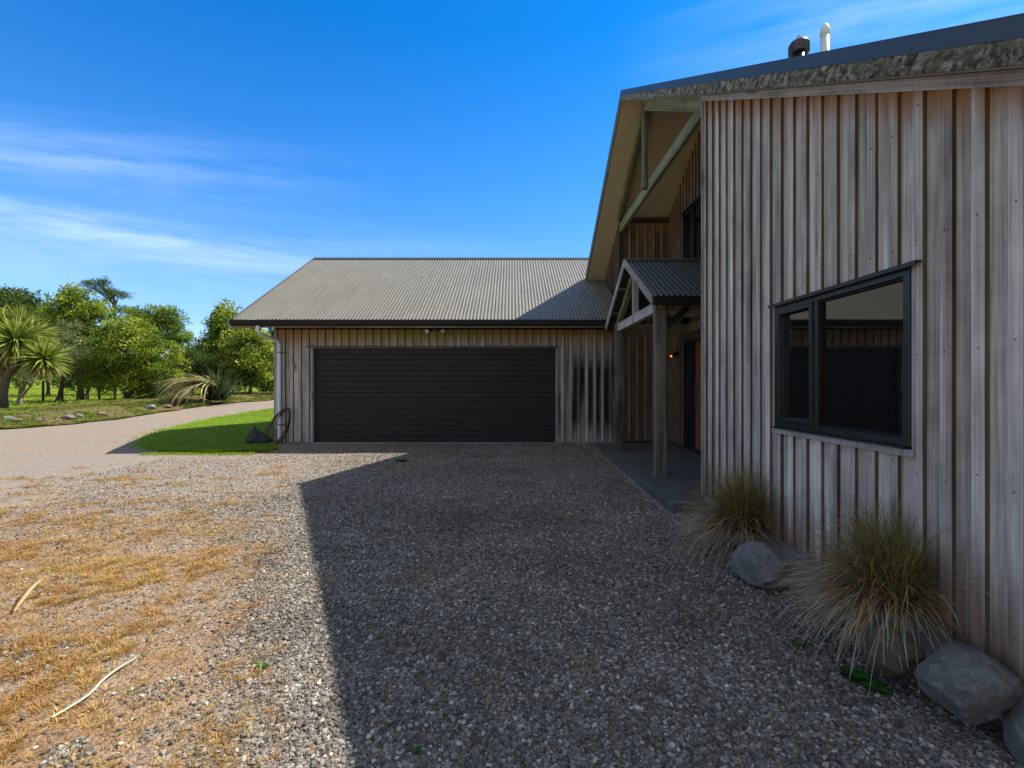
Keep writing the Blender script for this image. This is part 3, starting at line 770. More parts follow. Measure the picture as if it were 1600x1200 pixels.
# ------------------------------------------------------------------ garage
GX0, GX1 = -5.28, XF-.04
EX0 = -5.89; EY = 10.10; GR = 14.25; EZ = 2.70
garage = thing('garage', (-1.5, YG, 0), 'timber-clad double garage with grey corrugated roof and wide black sectional door', 'garage')
DX0, DX1, DZ1 = -4.44, .975, 2.12
b = MB()
clad(b, lambda u, d, z: (u, YG-d, z), GX0, GX1, lambda u: .03, lambda u: 2.535, .178, .07, [(DX0-.05, DX1+.055, -.1, DZ1+.05)], seed=11, fd=.016, bt=.018, groove=.011, split=True)
b.build('wall_cladding', [M['clad_front'], M['clad_edge2']], garage)
b = MB(); 
b.box(GX0+.002, DX0-.03, YG+.002, YG+.14, -.05, 2.64); b.box(DX1+.03, GX1, YG+.002, YG+.14, -.05, 2.64); b.box(DX0-.03, DX1+.03, YG+.002, YG+.14, DZ1+.02, 2.64)
b.hexa([(GX0,YG+.14,0),(GX0+.14,YG+.14,0),(GX0+.14,17.9,0),(GX0,17.9,0),(GX0,YG+.14,2.64),(GX0+.14,YG+.14,2.64),(GX0+.14,17.9,2.64),(GX0,17.9,2.64)])
b.add([(GX0,YG+.14,2.64),(GX0,GR,EZ+TAN*(GR-EY)-.2),(GX0,17.9,2.64)],[(0,2,1)])
b.box(GX0, 3.5, 17.9, 18.04, 0, 2.64)
b.build('wall', M['inner'], garage)
b = MB(); clad(b, lambda u, d, z: (GX0-d, u, z), YG-.01, 18, lambda u: .03, lambda u: 2.62, .178, .07, seed=12)
b.box(GX0-.035, GX0-.001, YG-.034, YG+.09, .03, 2.6, rnd=.45)
b.build('wall_cladding', [M['trimZ'], M['clad_edge']], garage)
b = MB(); b.box(GX0+.01, DX0-.04, YG-.012, YG+.1, -.25, .026); b.box(DX1+.04, GX1, YG-.012, YG+.1, -.25, .026); b.box(DX0-.04, DX1+.04, YG-.06, YG+.3, -.25, .012); b.build('foundation', M['conc'], garage, bevel=.005)
# door
b = MB(); nr = 17; rh = (DZ1-.02)/nr; Y0 = YG+.06
vs = []; fs = []; prof = []
for k in range(nr):
    z = .015+k*rh; big = (k % 4 == 0)
    g = .010 if not big else .016
    prof += [(z, Y0+g), (z+.007, Y0), (z+rh*.5, Y0-.0006), (z+rh*.52, Y0+.002*(k%2)), (z+rh*.56, Y0), (z+rh-.007, Y0)]
prof.append((DZ1-.003, Y0))
for z, y in prof: vs += [(DX0,y,z),(DX1,y,z)]
for i in range(len(prof)-1): fs.append((2*i,2*i+1,2*i+3,2*i+2))
b.add(vs, fs); b.box(DX0, DX1, Y0+.025, Y0+.05, .015, DZ1)
gd = b.build('garage_door', M['door'], garage)
b = MB(); b.box(DX0, DX1, Y0-.02, Y0+.02, -.0, .0145); b.build('door_seal', M['dark'], gd)
b = MB(); b.box(DX0-.045, DX0-.002, YG-.045, YG+.14, .015, DZ1, rnd=.8); b.box(DX1+.002, DX1+.05, YG-.045, YG+.14, .015, DZ1, rnd=.6); b.box(DX0-.045, DX1+.05, YG-.035, YG+.14, DZ1+.002, DZ1+.035, rnd=.2)
b.build('door_jamb', M['trimZ'], garage, bevel=.003)
b = MB(); b.box(DX0-.13, DX1+.07, YG-.06, YG, DZ1+.04, DZ1+.047); b.box(DX0-.13, DX1+.07, YG-.062, YG-.058, DZ1+.02, DZ1+.047); b.build('head_flashing', M['bronze'], garage)
# roof
RX1 = XF-.02
zt_ = EZ+TAN*(GR-EY)
b = MB(); corr(b, EX0, RX1, [(EY-.03, EZ-.017), (11.2, EZ+TAN*1.1), (12.7, EZ+TAN*2.6), (GR, zt_)]); corr(b, RX1+.0001, 3.6, [(12.3, EZ+TAN*2.2), (GR, zt_)])
corr(b, EX0, 3.6, [(GR, zt_), (2*GR-EY, EZ)])
gr_ = b.build('roof', M['roof'], garage, smooth=True)
b = MB(); b.bar((EX0,GR-.07,zt_-.022),(3.6,GR-.07,zt_-.022), .17, .02, (0,-TAN,1)); b.bar((EX0,GR+.07,zt_-.022),(3.6,GR+.07,zt_-.022), .17, .02, (0,TAN,1)); b.build('ridge_cap', M['flash'], gr_)
M['bargedk'] = plain('barge_trim', (.10,.092,.08), .5, 0, .1, 5)
b = MB()
for s_ in (0, 1):
    ya, yb = (EY-.05, GR) if s_ == 0 else (2*GR-EY+.05, GR)
    za_ = EZ-.03; b.hexa([(EX0-.03,ya,za_-.15),(EX0,ya,za_-.15),(EX0,yb,zt_-.15),(EX0-.03,yb,zt_-.15),(EX0-.03,ya,za_+.045),(EX0,ya,za_+.045),(EX0,yb,zt_+.03),(EX0-.03,yb,zt_+.03)])
b.build('barge_board', M['bargedk'], garage)
# gutter: open profile
b = MB(); gp = [(EY+.0,EZ-.045),(EY+.0,EZ-.15),(EY-.11,EZ-.15),(EY-.125,EZ-.135),(EY-.125,EZ-.04),(EY-.112,EZ-.03),(EY-.112,EZ-.045)]
vs = []; fs = []
for (y, z) in gp: vs += [(EX0-.03,y,z),(XF-.36,y,z)]
for i in range(len(gp)-1): fs.append((2*i,2*i+1,2*i+3,2*i+2))
b.add(vs, fs); b.box(EX0-.034, EX0-.03, EY-.125, EY, EZ-.15, EZ-.04); b.box(EX0-.03, XF-.36, EY-.108, EY-.002, EZ-.148, EZ-.12)
b.build('gutter', M['dark'], garage)
b = MB(); b.box(EX0+.0, XF-.3, EY+.004, EY+.04, EZ-.185, EZ-.03, rnd=.4); b.build('fascia_board', M['trimX'], garage)
b = MB(); b.box(EX0, XF-.1, EY+.04, YG, EZ-.11, EZ-.10); b.hexa([(EX0,YG,2.59),(GX0,YG,2.59),(GX0,GR,zt_-.12),(EX0,GR,zt_-.12),(EX0,YG,2.60),(GX0,YG,2.60),(GX0,GR,zt_-.11),(EX0,GR,zt_-.11)]); b.build('soffit', M['trimX'], garage)
# downpipe
b = MB(); pr = .04; yy = YG-.085
b.tube([(-5.36,EY-.06,EZ-.15),(-5.36,EY-.06,EZ-.25),(-5.35,EY-.03,EZ-.31),(-5.30,EY+.15,EZ-.36),(-5.20,yy-.06,EZ-.42),(-5.17,yy,EZ-.50),(-5.17,yy,EZ-.60),(-5.17,yy,.0),(-5.17,yy,-.08)], pr, 16)
dp = b.build('downpipe', M['white'], garage, smooth=True)
b = MB(); b.tube([(-5.36,EY-.06,EZ-.148),(-5.36,EY-.06,EZ-.24)], pr+.006, 16); b.build('pipe_socket', M['white'], dp, smooth=True)
b = MB()
for z in (2.02, .42):
    b = MB(); b.tube([(-5.17,yy,z-.012),(-5.17,yy,z+.012)], pr+.004, 16); b.box(-5.13,-5.06,yy-.01,yy+.06,z-.01,z+.01); b.build('pipe_clip', M['flue'], dp)
# security light under eave
sl = thing('security_light', (-1.7, YG-.05, 2.52), 'small twin-headed floodlight under the garage eave above the door', 'floodlight')
b = MB(); b.box(-1.76,-1.64,YG-.085,YG-.035,2.505,2.565); b.build('mount', M['bronze'], sl, bevel=.005)
for s_ in (-1, 1):
    b = MB(); b.tube([(-1.70+.06*s_,YG-.07,2.53),(-1.70+.14*s_,YG-.11,2.52),(-1.70+.17*s_,YG-.18,2.485)], [.012,.035,.052], 14); h_ = b.build('lamp_head', M['bronze'], sl, smooth=True)
    b = MB(); b.tube([(-1.70+.171*s_,YG-.181,2.484),(-1.70+.173*s_,YG-.186,2.481)], .047, 14); b.build('lens', M['white'], h_)

# ------------------------------------------------------------------ porch
porch = thing('porch', (2.1, 8, 0), 'small gabled entrance porch on square timber posts with corrugated metal roof', 'porch')
PX = 1.90; PY = 8.09; PZ = 3.43; PH = 1.58
def pz(y): return PZ-TAN*abs(y-PY)
slabm = M['slab']
b = MB(); b.box(1.76, XR+.1, YC, YG, -.25, .0); b.box(1.76, XW+.0, 5.22, YC, -.25, .0); so = b.build('porch_slab', slabm, bevel=.012); tag(so, kind='structure')
def post(y, mat, z1):
    b = MB(); x0 = 2.03
    b.box(x0, x0+.155, y-.078, y+.078, .0, z1, rnd=random.random())
    return b.build('post', mat, porch, bevel=.005)
post(6.78, M['post'], 2.46); post(9.38, M['post_dark'], 2.46)
b = MB(); corr(b, PX+.02, XR, [(PY-PH, pz(PY-PH)), (PY, PZ)]); corr(b, PX+.02, XR, [(PY, PZ), (PY+PH, pz(PY+PH))])
M['roofdk'] = roofmat('shade_toned_corrugated_steel', (.05,.062,.062), (.075,.088,.088))  # darker bluish copy of the roof steel, shade put into its colour
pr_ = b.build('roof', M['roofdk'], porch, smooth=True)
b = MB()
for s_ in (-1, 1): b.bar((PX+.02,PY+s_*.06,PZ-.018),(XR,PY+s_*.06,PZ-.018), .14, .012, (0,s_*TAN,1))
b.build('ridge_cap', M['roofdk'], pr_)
b = MB()
for s_ in (-1, 1):
    ya, yb = PY, PY+s_*PH
    p = [(PX,ya,pz(ya)-.115),(PX+.03,ya,pz(ya)-.115),(PX+.03,yb,pz(yb)-.115),(PX,yb,pz(yb)-.115),(PX,ya,pz(ya)+.01),(PX+.03,ya,pz(ya)+.01),(PX+.03,yb,pz(yb)+.01),(PX,yb,pz(yb)+.01)]
    b.hexa(p, rnd=.5+.3*s_)
b.build('barge_board', M['trimY'], porch, bevel=.003)
b = MB(); 
for s_ in (-1, 1):
    b = MB(); b.box(PX+.03, XR, PY+s_*PH-.05, PY+s_*PH+.05, pz(PY+PH)-.12, pz(PY+PH)-.02); b.build('gutter', M['dark'], porch, bevel=.006)
b = MB()
for s_ in (-1, 1): b.bar((2.11,PY,PZ-.17),(2.11,PY+s_*1.45,PZ-.17-TAN*1.45), .09, .13, rnd=.4)
b.build('rafter', M['beamY'], porch, bevel=.004)
b = MB()
for s_ in (-1, 1):
    for xx in (2.7, 3.3): b.bar((xx,PY,PZ-.13),(xx,PY+s_*1.5,PZ-.13-TAN*1.5), .045, .12, rnd=.4)
for yy in (-1.2,-.6,.6,1.2): b.bar((PX+.03,PY+yy,pz(PY+yy)-.045),(XR,PY+yy,pz(PY+yy)-.045), .07, .045, rnd=.4)
b.build('purlin', M['beamX'], porch)
b = MB(); b.bar((2.11,6.86,2.42),(2.11,9.32,2.42), .10, .15, rnd=.9); b.build('tie_beam', M['trimY'], porch, bevel=.004)
b = MB(); b.bar((2.10,PY,2.36),(2.10,PY,PZ-.15), .09, .10, up=(0,1,0), rnd=.7); b.build('king_post', M['trimZ'], porch, bevel=.004)
b = MB(); b.bar((1.99,6.78,2.51),(XR,6.78,2.51), .095, .10, rnd=.8); b.bar((2.19,6.80,2.36),(XR,6.80,2.36), .07, .19, rnd=.2); b.build('side_beam', M['beamX'], porch, bevel=.004)
b = MB(); b.bar((2.19,9.38,2.40),(XR,9.38,2.40), .09, .19, rnd=.3); b.build('side_beam', M['beamX'], porch, bevel=.004)
b = MB(); b.bar((XR-.06,6.8,2.40),(XR-.06,9.4,2.40), .07, .17, rnd=.3); b.build('wall_plate', M['beamX'], porch, bevel=.004)
b = MB(); b.bar((2.17,6.78,2.10),(2.50,6.78,2.40), .045, .09, rnd=.1); b.build('brace', M['flue'], porch)
# timber dark triangle wall light
wl = thing('wall_light', (XR-.05, 10.0, 1.92), 'small black spot lamp glowing orange on the wall beside the front door', 'wall lamp')
b = MB(); b.tube([(XR-.035,10.0,1.93),(XR-.10,10.0,1.93)], .022, 12); b.build('bracket', M['dark'], wl)
b = MB(); b.tube([(XR-.06,9.97,1.965),(XR-.20,9.93,1.90)], .045, 18, cap=True); b.build('lamp_shade', M['dark'], wl, smooth=False)
m, nt, bb = newmat('warm_lamp'); bb.inputs['Emission Color'].default_value = (1,.26,.05,1); bb.inputs['Emission Strength'].default_value = .9; bb.inputs['Base Color'].default_value = (.8,.4,.2,1); M['lamp'] = m
b = MB(); b.tube([(XR-.2005,9.9295,1.8995),(XR-.212,9.926,1.8945)], .024, 18); b.build('bulb', M['lamp'], wl)

# ------------------------------------------------------------------ hose, sack
b = MB(); rs_ = random.Random(4)
for k in range(5):
    cx = -4.98+rs_.uniform(-.02,.02); cz = .42+rs_.uniform(-.02,.02); pts = []
    a = .13+.02*k; hgt = .36+.03*k; lean = .10+.05*k
    for i in range(33):
        t = i/32*math.tau; z = cz-.06*k*.5+hgt*math.cos(t); x = cx+a*math.sin(t)-lean*(1-math.cos(t))*.8
        pts.append((x, YG-.10-.022*k-.10*max(0,(.4-z)), max(z, -.02+.015*k)))
    b.tube(pts, .010, 7, cap=False)
pts = [(-5.1,YG-.2,.0),(-5.35,YG-.4,-.01),(-5.7,YG-.45,-.01),(-6.05,YG-.4,.02),(-6.3,YG-.3,.02)]
b.tube(pts, .010, 7)
o = b.build('garden_hose', M['hose'], smooth=True); tag(o, 'dark red garden hose looped beside the white downpipe', 'hose')
def blob(name, c, r, mat, seed, amp=.25, sub=4, squash=None, freq=1.3, parent=None, smooth=True):
    import bmesh
    bm = bmesh.new(); bmesh.ops.create_icosphere(bm, subdivisions=sub, radius=1)
    for v in bm.verts:
        d = v.co.normalized(); s_ = 1+amp*noise.noise(d*freq+Vector((seed,seed*2,0)))+amp*.35*noise.noise(d*freq*3.1+Vector((0,seed,seed)))+amp*.08*noise.noise(d*14+Vector((seed,0,0)))
        co = d*s_
        if squash: co = squash(co)
        v.co = Vector((co.x*r[0], co.y*r[1], co.z*r[2]))
    me = bpy.data.meshes.new(name); bm.to_mesh(me); bm.free(); me.materials.append(mat)
    if smooth: me.polygons.foreach_set('use_smooth', [True]*len(me.polygons))
    o = link(name, me, parent); o.location = c; return o
def sackshape(co):
    if co.z > .0: k = max(.16, 1-.85*co.z); co = Vector((co.x*k-.45*co.z, co.y*k, co.z*1.25))
    f = 1+.07*math.sin(9*math.atan2(co.y, co.x)+3*co.z); co = Vector((co.x*f, co.y*f, max(co.z, -.45)))
    return co
o = blob('cloth_sack', (-5.52, YG-.28, .10), (.25,.2,.22), M['sack'], 5, .35, 5, sackshape, 2.2); tag(o, 'slumped dark cloth sack on the lawn edge at the garage corner', 'sack')

# ------------------------------------------------------------------ rocks
def rockmat(name, a, bcol, moss=0):
    m, nt, b = newmat(name); n = N(nt); p = n.pos()
    f = n.noise(p, 7, 8, .7); g = n.noise(p, 70, 5, .7)
    c = n.mix(n.map(f, .35, .65), a, bcol); c = n.mix(n.map(g, .45, .7, 0, .5), c, tuple(x*.5 for x in a))
    c = n.mix(n.map(n.noise(p, 120, 2), .66, .72, 0, .5), c, (.45,.43,.4))
    if moss: c = n.mix(n.math('MULTIPLY', n.map(n.noise(p, 11, 5), .45, .6), moss), c, (.16,.15,.045))
    n.put(b.inputs['Base Color'], c); b.inputs['Roughness'].default_value = .95; b.inputs['Specular IOR Level'].default_value = .2
    v = n.voro(p, 26); w = n.noise(p, 28, 6, .7)
    c2 = n.mix(n.map(w, .55, .7, 0, .45), c, tuple(x*1.5 for x in bcol)); n.put(b.inputs['Base Color'], c2)
    n.put(b.inputs['Normal'], n.bump(n.math('ADD', n.math('ADD', f, n.math('MULTIPLY', g, .6)), n.math('MULTIPLY', w, .9)), 1.0, .035)); return m
M['rock'] = rockmat('grey_rock', (.17,.17,.165), (.32,.32,.30)); M['rockm'] = rockmat('mossy_rock', (.10,.10,.085), (.19,.185,.15), .8)
M['rockw'] = rockmat('pale_rock', (.17,.13,.105), (.30,.24,.20))
def facet(seed, n_=7, lim=.9):
    rg = random.Random(seed); ds = []
    for _ in range(n_):
        d = Vector((rg.gauss(0,1),rg.gauss(0,1),rg.gauss(0,1))).normalized(); ds.append((d, rg.uniform(lim-.14, lim)))
    def f(co):
        for d, l in ds:
            t = co.dot(d)
            if t > l: co = co-d*(t-l)*.93
        return co
    return f
def rock(c, r, mat, seed, label, rz=0, amp=.22, group='boulders along the foot of the gable wall'):
    o = blob('boulder', c, r, mat, seed, amp, 5, facet(seed, 9, .93), 1.2); o.rotation_euler = (0,0,rz); tag(o, label, 'boulder', group); return o
rock((1.95,2.04,.015), (.20,.16,.145), M['rock'], 21, 'largest grey boulder, flat-topped, beside the wall foundation at lower right', .5)
rock((1.80,2.27,.035), (.12,.12,.13), M['rockm'], 32, 'mossy greenish round boulder under the nearer tussock', .2)
rock((1.80,3.42,-.01), (.17,.23,.14), M['rock'], 43, 'rounded grey boulder between the two tussocks', .3)
rock((2.04,1.80,-.06), (.13,.16,.13), M['rock'], 54, 'dark boulder cut by the right edge of the photo', 0)
rock((1.96,2.95,-.06), (.12,.16,.09), M['rock'], 65, 'dark low boulder hidden under the nearer tussock leaves', 0)

# ------------------------------------------------------------------ strands
def strands(name, root, n_, Lr, seed, mat, parent=None, w=.0035, lean=(0,0), up=1.0, r0=.08, droop=1.0, xmax=None, seg=7, elev=(.35,1.45), az=None):
    """ribbons that rise from the root and arch over"""
    rg = random.Random(seed); V = []; Fq = []; A = []; T_ = []
    for _ in range(n_):
        a = rg.uniform(0, math.tau) if az is None else rg.gauss(*az)
        el = rg.uniform(*elev); L = Lr*rg.uniform(.55, 1.1)
        d = Vector((math.cos(a)*math.cos(el)+lean[0], math.sin(a)*math.cos(el)+lean[1], math.sin(el)*up)).normalized()
        rr = r0*math.sqrt(rg.random()); aa = rg.uniform(0, math.tau)
        p = Vector(root)+Vector((rr*math.cos(aa), rr*math.sin(aa), 0)); g = droop*rg.uniform(.6, 1.5)
        side = d.cross(Vector((0,0,1))).normalized(); ww = w*rg.uniform(.6,1.2); rn = rg.random(); base = len(V)
        side = (side+Vector((0,0,rg.uniform(-.4,.4)))).normalized()
        wob = rg.uniform(-.25,.25)
        for i in range(seg+1):
            t = i/seg; k = ww*(1-t)**.6*.5+.0004
            V.append(tuple(p-side*k)); V.append(tuple(p+side*k)); A += [rn, rn]; T_ += [t, t]
            d = (d+Vector((0,0,-g*1.6/seg))*(.35+t)+side*wob/seg).normalized(); q = p+d*L/seg
            if xmax is not None and q.x > xmax: q.x = xmax-.004*rg.random(); 
            gl = H(q.x, q.y)+.02
            if q.z < gl: q.z = gl; d.z = max(d.z, 0)
            p = q
        for i in range(seg): b_ = base+2*i; Fq.append((b_, b_+1, b_+3, b_+2))
    return npmesh(name, V, Fq, mat, parent, rnd=A, attrs={'t': T_})
def strandmat(name, root_c, mid_c, tip_c, var=.35):
    m, nt, b = newmat(name); n = N(nt); t = n.attr('t'); r = n.attr('rnd')
    c = n.ramp(t, [(0, root_c), (.35, mid_c), (.7, tip_c), (1, tuple(min(1, x*1.15) for x in tip_c))])
    k = n.map(r, 0, 1, 1-var, 1+var); c = n.mix(1, c, n.comb(k, k, n.math('MULTIPLY', k, .97)), 'MULTIPLY')
    n.put(b.inputs['Base Color'], c); b.inputs['Roughness'].default_value = .6; b.inputs['Specular IOR Level'].default_value = .3
    tr_ = n.new('ShaderNodeBsdfTranslucent'); n.put(tr_.inputs['Color'], c); mx = n.new('ShaderNodeMixShader'); mx.inputs[0].default_value = .2
    nt.links.new(b.outputs[0], mx.inputs[1]); nt.links.new(tr_.outputs[0], mx.inputs[2]); nt.links.new(mx.outputs[0], nt.nodes['Material Output'].inputs['Surface'])
    return m
M['tus_g'] = strandmat('tussock_green', (.20,.10,.03), (.14,.125,.03), (.19,.17,.05))
M['tus_b'] = strandmat('tussock_brown', (.24,.10,.025), (.38,.19,.05), (.45,.31,.14))
M['tus_p'] = strandmat('tussock_pale', (.22,.12,.045), (.29,.20,.11), (.42,.35,.26))
def tussock(root, L, seed, label, k=1.0):
    t = thing('tussock', root, label, 'tussock grass', 'tussock grasses against the gable wall')
    strands('green_leaves', root, int(1000*k), L, seed, M['tus_g'], t, .0045, (-.10,0), 1.25, .10, .55, XW-.045, elev=(.65,1.5))
    strands('brown_leaves', root, int(1500*k), L*.85, seed+1, M['tus_b'], t, .004, (-.35,.28), 1.0, .10, .85, XW-.045, elev=(.25,1.3))
    strands('pale_leaves', root, int(750*k), L*1.12, seed+2, M['tus_p'], t, .0028, (-.5,.42), .9, .11, 1.05, XW-.045, elev=(.2,1.2))
    return t
tussock((1.99, 2.52, .13), .56, 71, 'larger tussock grass with olive green leaves in front of the window wall, nearest the camera')
tussock((1.95, 4.02, .05), .60, 81, 'smaller pale brown tussock grass near the wall corner by the porch post')
o = strands('straw_clump', (1.55,4.15,H(1.5,4.1)+.02), 420, .17, 91, strandmat('straw', (.40,.27,.09), (.50,.37,.14), (.55,.44,.2)), None, .004, (-.3,-.1), .5, .10, 1.2, elev=(.1,.9)); tag(o, 'flattened yellow straw clump on the gravel left of the farther tussock', 'dry grass')
# weeds
M['weed'] = leafmat('weed_leaf', [(0,(.02,.10,.012)),(1,(.05,.19,.02))], .25, .5)
def weed(c, n_, L, seed, label):
    rg = random.Random(seed); V = []; Fq = []; A = []
    for k in range(n_):
        a = k*2.4+rg.uniform(-.3,.3); l = L*rg.uniform(.6,1.1); el = rg.uniform(.15,.7); base = len(V); rn = rg.random()
        d = Vector((math.cos(a),math.sin(a),0)); s_ = Vector((-math.sin(a),math.cos(a),0))
        for i, wv in enumerate((.12,.2,.42,.5,.34,.03)):
            t = i/5; p = Vector(c)+d*l*t*math.cos(el)+Vector((0,0,.012+l*(t*math.sin(el)-.5*t*t*math.sin(el))))
            jag = 1+.25*(i % 2)
            V.append(tuple(p-s_*l*wv*.42*jag+Vector((0,0,.006)))); V.append(tuple(p)); V.append(tuple(p+s_*l*wv*.42*jag+Vector((0,0,.006)))); A += [rn]*3
        for i in range(5):
            q = base+3*i; Fq += [(q,q+1,q+4,q+3),(q+1,q+2,q+5,q+4)]
    o = npmesh('weed', V, Fq, M['weed'], rnd=A); tag(o, label, 'weed', 'green weeds in the gravel'); return o
p = gpt(1336,1064); weed(p, 26, .085, 1, 'largest bright green leafy weed in the gravel left of the biggest boulder')
p = gpt(1408,1062); weed((1.74,2.28,p.z), 16, .07, 2, 'small green weed tucked between the mossy and the biggest boulder')
p = gpt(652,1180); weed(p, 8, .03, 3, 'tiny green seedling at the bottom centre of the gravel')
p = gpt(760,940); weed(p, 9, .04, 4, 'tiny green seedling in the middle of the shaded gravel')
p = gpt(628,722); weed(p, 22, .13, 5, 'low green weed patch in front of the garage door')
p = gpt(408,1048); weed(p, 12, .04, 6, 'yellow-green seedling in the sunlit gravel')
p = gpt(1322,1000); weed((1.62,2.66,p.z), 10, .06, 7, 'thin weed at the left foot of the nearer tussock')
# fallen leaves of flax
M['flaxdry'] = plain('dry_flax_leaf', (.52,.30,.12), .7, 0, .25, 30); M['stick'] = plain('bleached_flax_leaf', (.58,.48,.36), .7, 0, .2, 40)
def ribbon(name, pts, w, mat, label, cat, lift=.012):
    V = []; Fq = []; n_ = len(pts)
    for i, q in enumerate(pts):
        d = (pts[min(i+1,n_-1)]-pts[max(i-1,0)]).normalized(); s_ = d.cross(Vector((0,0,1))).normalized()*w*.5*math.sin(math.pi*(.12+.80*i/(n_-1)))
        z = Vector((0,0,lift)); V += [tuple(q-s_+z*1.6), tuple(q+z), tuple(q+s_+z*1.6), tuple(q+z*.6)]
    for i in range(n_-1):
        a = 4*i
        for k in range(4): Fq.append((a+k, a+(k+1)%4, a+4+(k+1)%4, a+4+k))
    o = npmesh(name, V, Fq, mat); tag(o, label, cat); return o
a = gpt(22,964); c = gpt(70,914); ribbon('fallen_leaf', [a.lerp(c, i/8)+Vector((0,0,.02+.03*math.sin(i/8*3)+.02*i/8)) for i in range(9)], .035, M['flaxdry'], 'short orange dried flax leaf lying on the sunlit ground at left', 'leaf')
a = gpt(82,1134); c = gpt(212,1040); ribbon('fallen_stalk', [a.lerp(c, i/10)+Vector((.02*math.sin(i*.6),.02*math.sin(i*.7),.022)) for i in range(11)], .016, M['stick'], 'long thin bleached stalk lying on the dry grass at lower left', 'stalk')

# ------------------------------------------------------------------ trees
M['bark'] = wood('bark', (.09,.065,.045), (.17,.13,.095), 'Z', gr=1.5, cracks=1.0)
M['barkg'] = wood('grey_bark', (.13,.11,.09), (.26,.23,.19), 'Z', gr=1.5, cracks=1.0)
LEAF = {
 'yellow': [(0,(.045,.08,.012)),(.4,(.14,.205,.022)),(.8,(.29,.36,.04)),(1,(.46,.47,.07))],
 'mid':    [(0,(.035,.07,.014)),(.5,(.12,.19,.028)),(1,(.29,.36,.06))],
 'dark':   [(0,(.03,.06,.014)),(.6,(.065,.115,.025)),(1,(.13,.18,.045))],
 'grey':   [(0,(.08,.105,.045)),(.5,(.15,.19,.085)),(1,(.27,.31,.15))],
 'brown':  [(0,(.07,.055,.02)),(.5,(.13,.12,.035)),(1,(.20,.18,.06))],
 'lime':   [(0,(.05,.09,.014)),(.4,(.17,.24,.026)),(1,(.48,.52,.09))]}
for k, v in LEAF.items(): M['leaf_'+k] = leafmat('foliage_'+k, v, .42, .5)
def crown(name, blobs, nclump, nleaf, ls, mat, parent, seed, cr=.38, aspect=.45, upw=.3):
    """leaf clumps in ellipsoids: blobs = [(centre, radii)]"""
    rs = np.random.RandomState(seed); tot = sum(r[0]*r[1]*r[2] for _, r in blobs)**1.0
    Vs = []; As = []
    for c, r in blobs:
        nc = max(4, int(nclump*(r[0]*r[1]*r[2])**.67/sum((q[0]*q[1]*q[2])**.67 for _, q in blobs)))
        d = rs.normal(size=(nc,3)); d /= np.linalg.norm(d, axis=1)[:,None]
        rad = rs.uniform(.35, 1.0, nc)**.45*rs.uniform(.9,1.1,nc)
        lump = np.array([1+.6*noise.noise(Vector(q)*2.6+Vector((seed,0,c[0]))) for q in d])
        P = np.array(c)+d*(rad*lump)[:,None]*np.array(r)
        crr = cr*rs.uniform(.6,1.35,nc)
        for i in range(nc):
            m_ = int(nleaf*rs.uniform(.6,1.3)); e = rs.normal(size=(m_,3)); e /= np.linalg.norm(e, axis=1)[:,None]
            e[:,2] = e[:,2]*.75+.1
            L = P[i]+e*crr[i]*(rs.uniform(.2,1.,m_)**.6)[:,None]
            # leaf frames
            ax = e*.8+rs.normal(size=(m_,3))*.6+np.array([0,0,upw]); ax /= np.linalg.norm(ax, axis=1)[:,None]
            s = np.cross(ax, rs.normal(size=(m_,3))); s /= np.linalg.norm(s, axis=1)[:,None]
            sz = ls*rs.uniform(.6,1.25,m_)[:,None]
            quad = np.stack([L, L+ax*sz*.5+s*sz*aspect*.5, L+ax*sz, L+ax*sz*.5-s*sz*aspect*.5], 1)
            Vs.append(quad.reshape(-1,3)); tone = rs.uniform(.0,.72)
            As.append(np.repeat(np.clip(tone+rs.uniform(-.3,.4,m_)+.25*e[:,2],0,1),4))
    V = np.concatenate(Vs); A = np.concatenate(As); Fq = np.arange(len(V)).reshape(-1,4)
    return npmesh(name, V, Fq, mat, parent, rnd=A)
def limbs(base, top, r0, mat, parent, seed, nb=6, spread=1.2, start=.35, name='trunk', targets=None):
    rg = random.Random(seed); b = MB(); base = Vector(base); top = Vector(top); n_ = 8; pts = []; rad = []
    for i in range(n_+1):
        t = i/n_; w = .05*spread*math.sin(t*5+seed); pts.append(base.lerp(top, t)+Vector((w, w*.6, 0))); rad.append(r0*(1.35 if i == 0 else 1)*(1-.8*t))
    b.tube(pts, rad, 9)
    for k in range(nb):
        t = start+(1-start)*(k+rg.random()*.5)/nb; i = min(n_-1, int(t*n_)); s = pts[i]; 
        if targets: e = Vector(rg.choice(targets))+Vector((rg.uniform(-.4,.4),rg.uniform(-.4,.4),rg.uniform(-.2,.3)))
        else:
            a = rg.uniform(0, 6.28); e = s+Vector((math.cos(a)*spread, math.sin(a)*spread, spread*rg.uniform(.5,1.2)))
        m_ = s.lerp(e, .5)+Vector((0,0,-.12*spread)); b.tube([s, s.lerp(m_,.6), m_, e], [rad[i]*.6, rad[i]*.5, rad[i]*.36, .012], 6)
        for _ in range(2):
            e2 = m_+Vector((rg.uniform(-1,1),rg.uniform(-1,1),rg.uniform(.3,1)))*spread*.5; b.tube([m_, m_.lerp(e2,.5), e2], [rad[i]*.3, rad[i]*.2, .008], 5)
    return b.build(name, mat, parent, smooth=True)
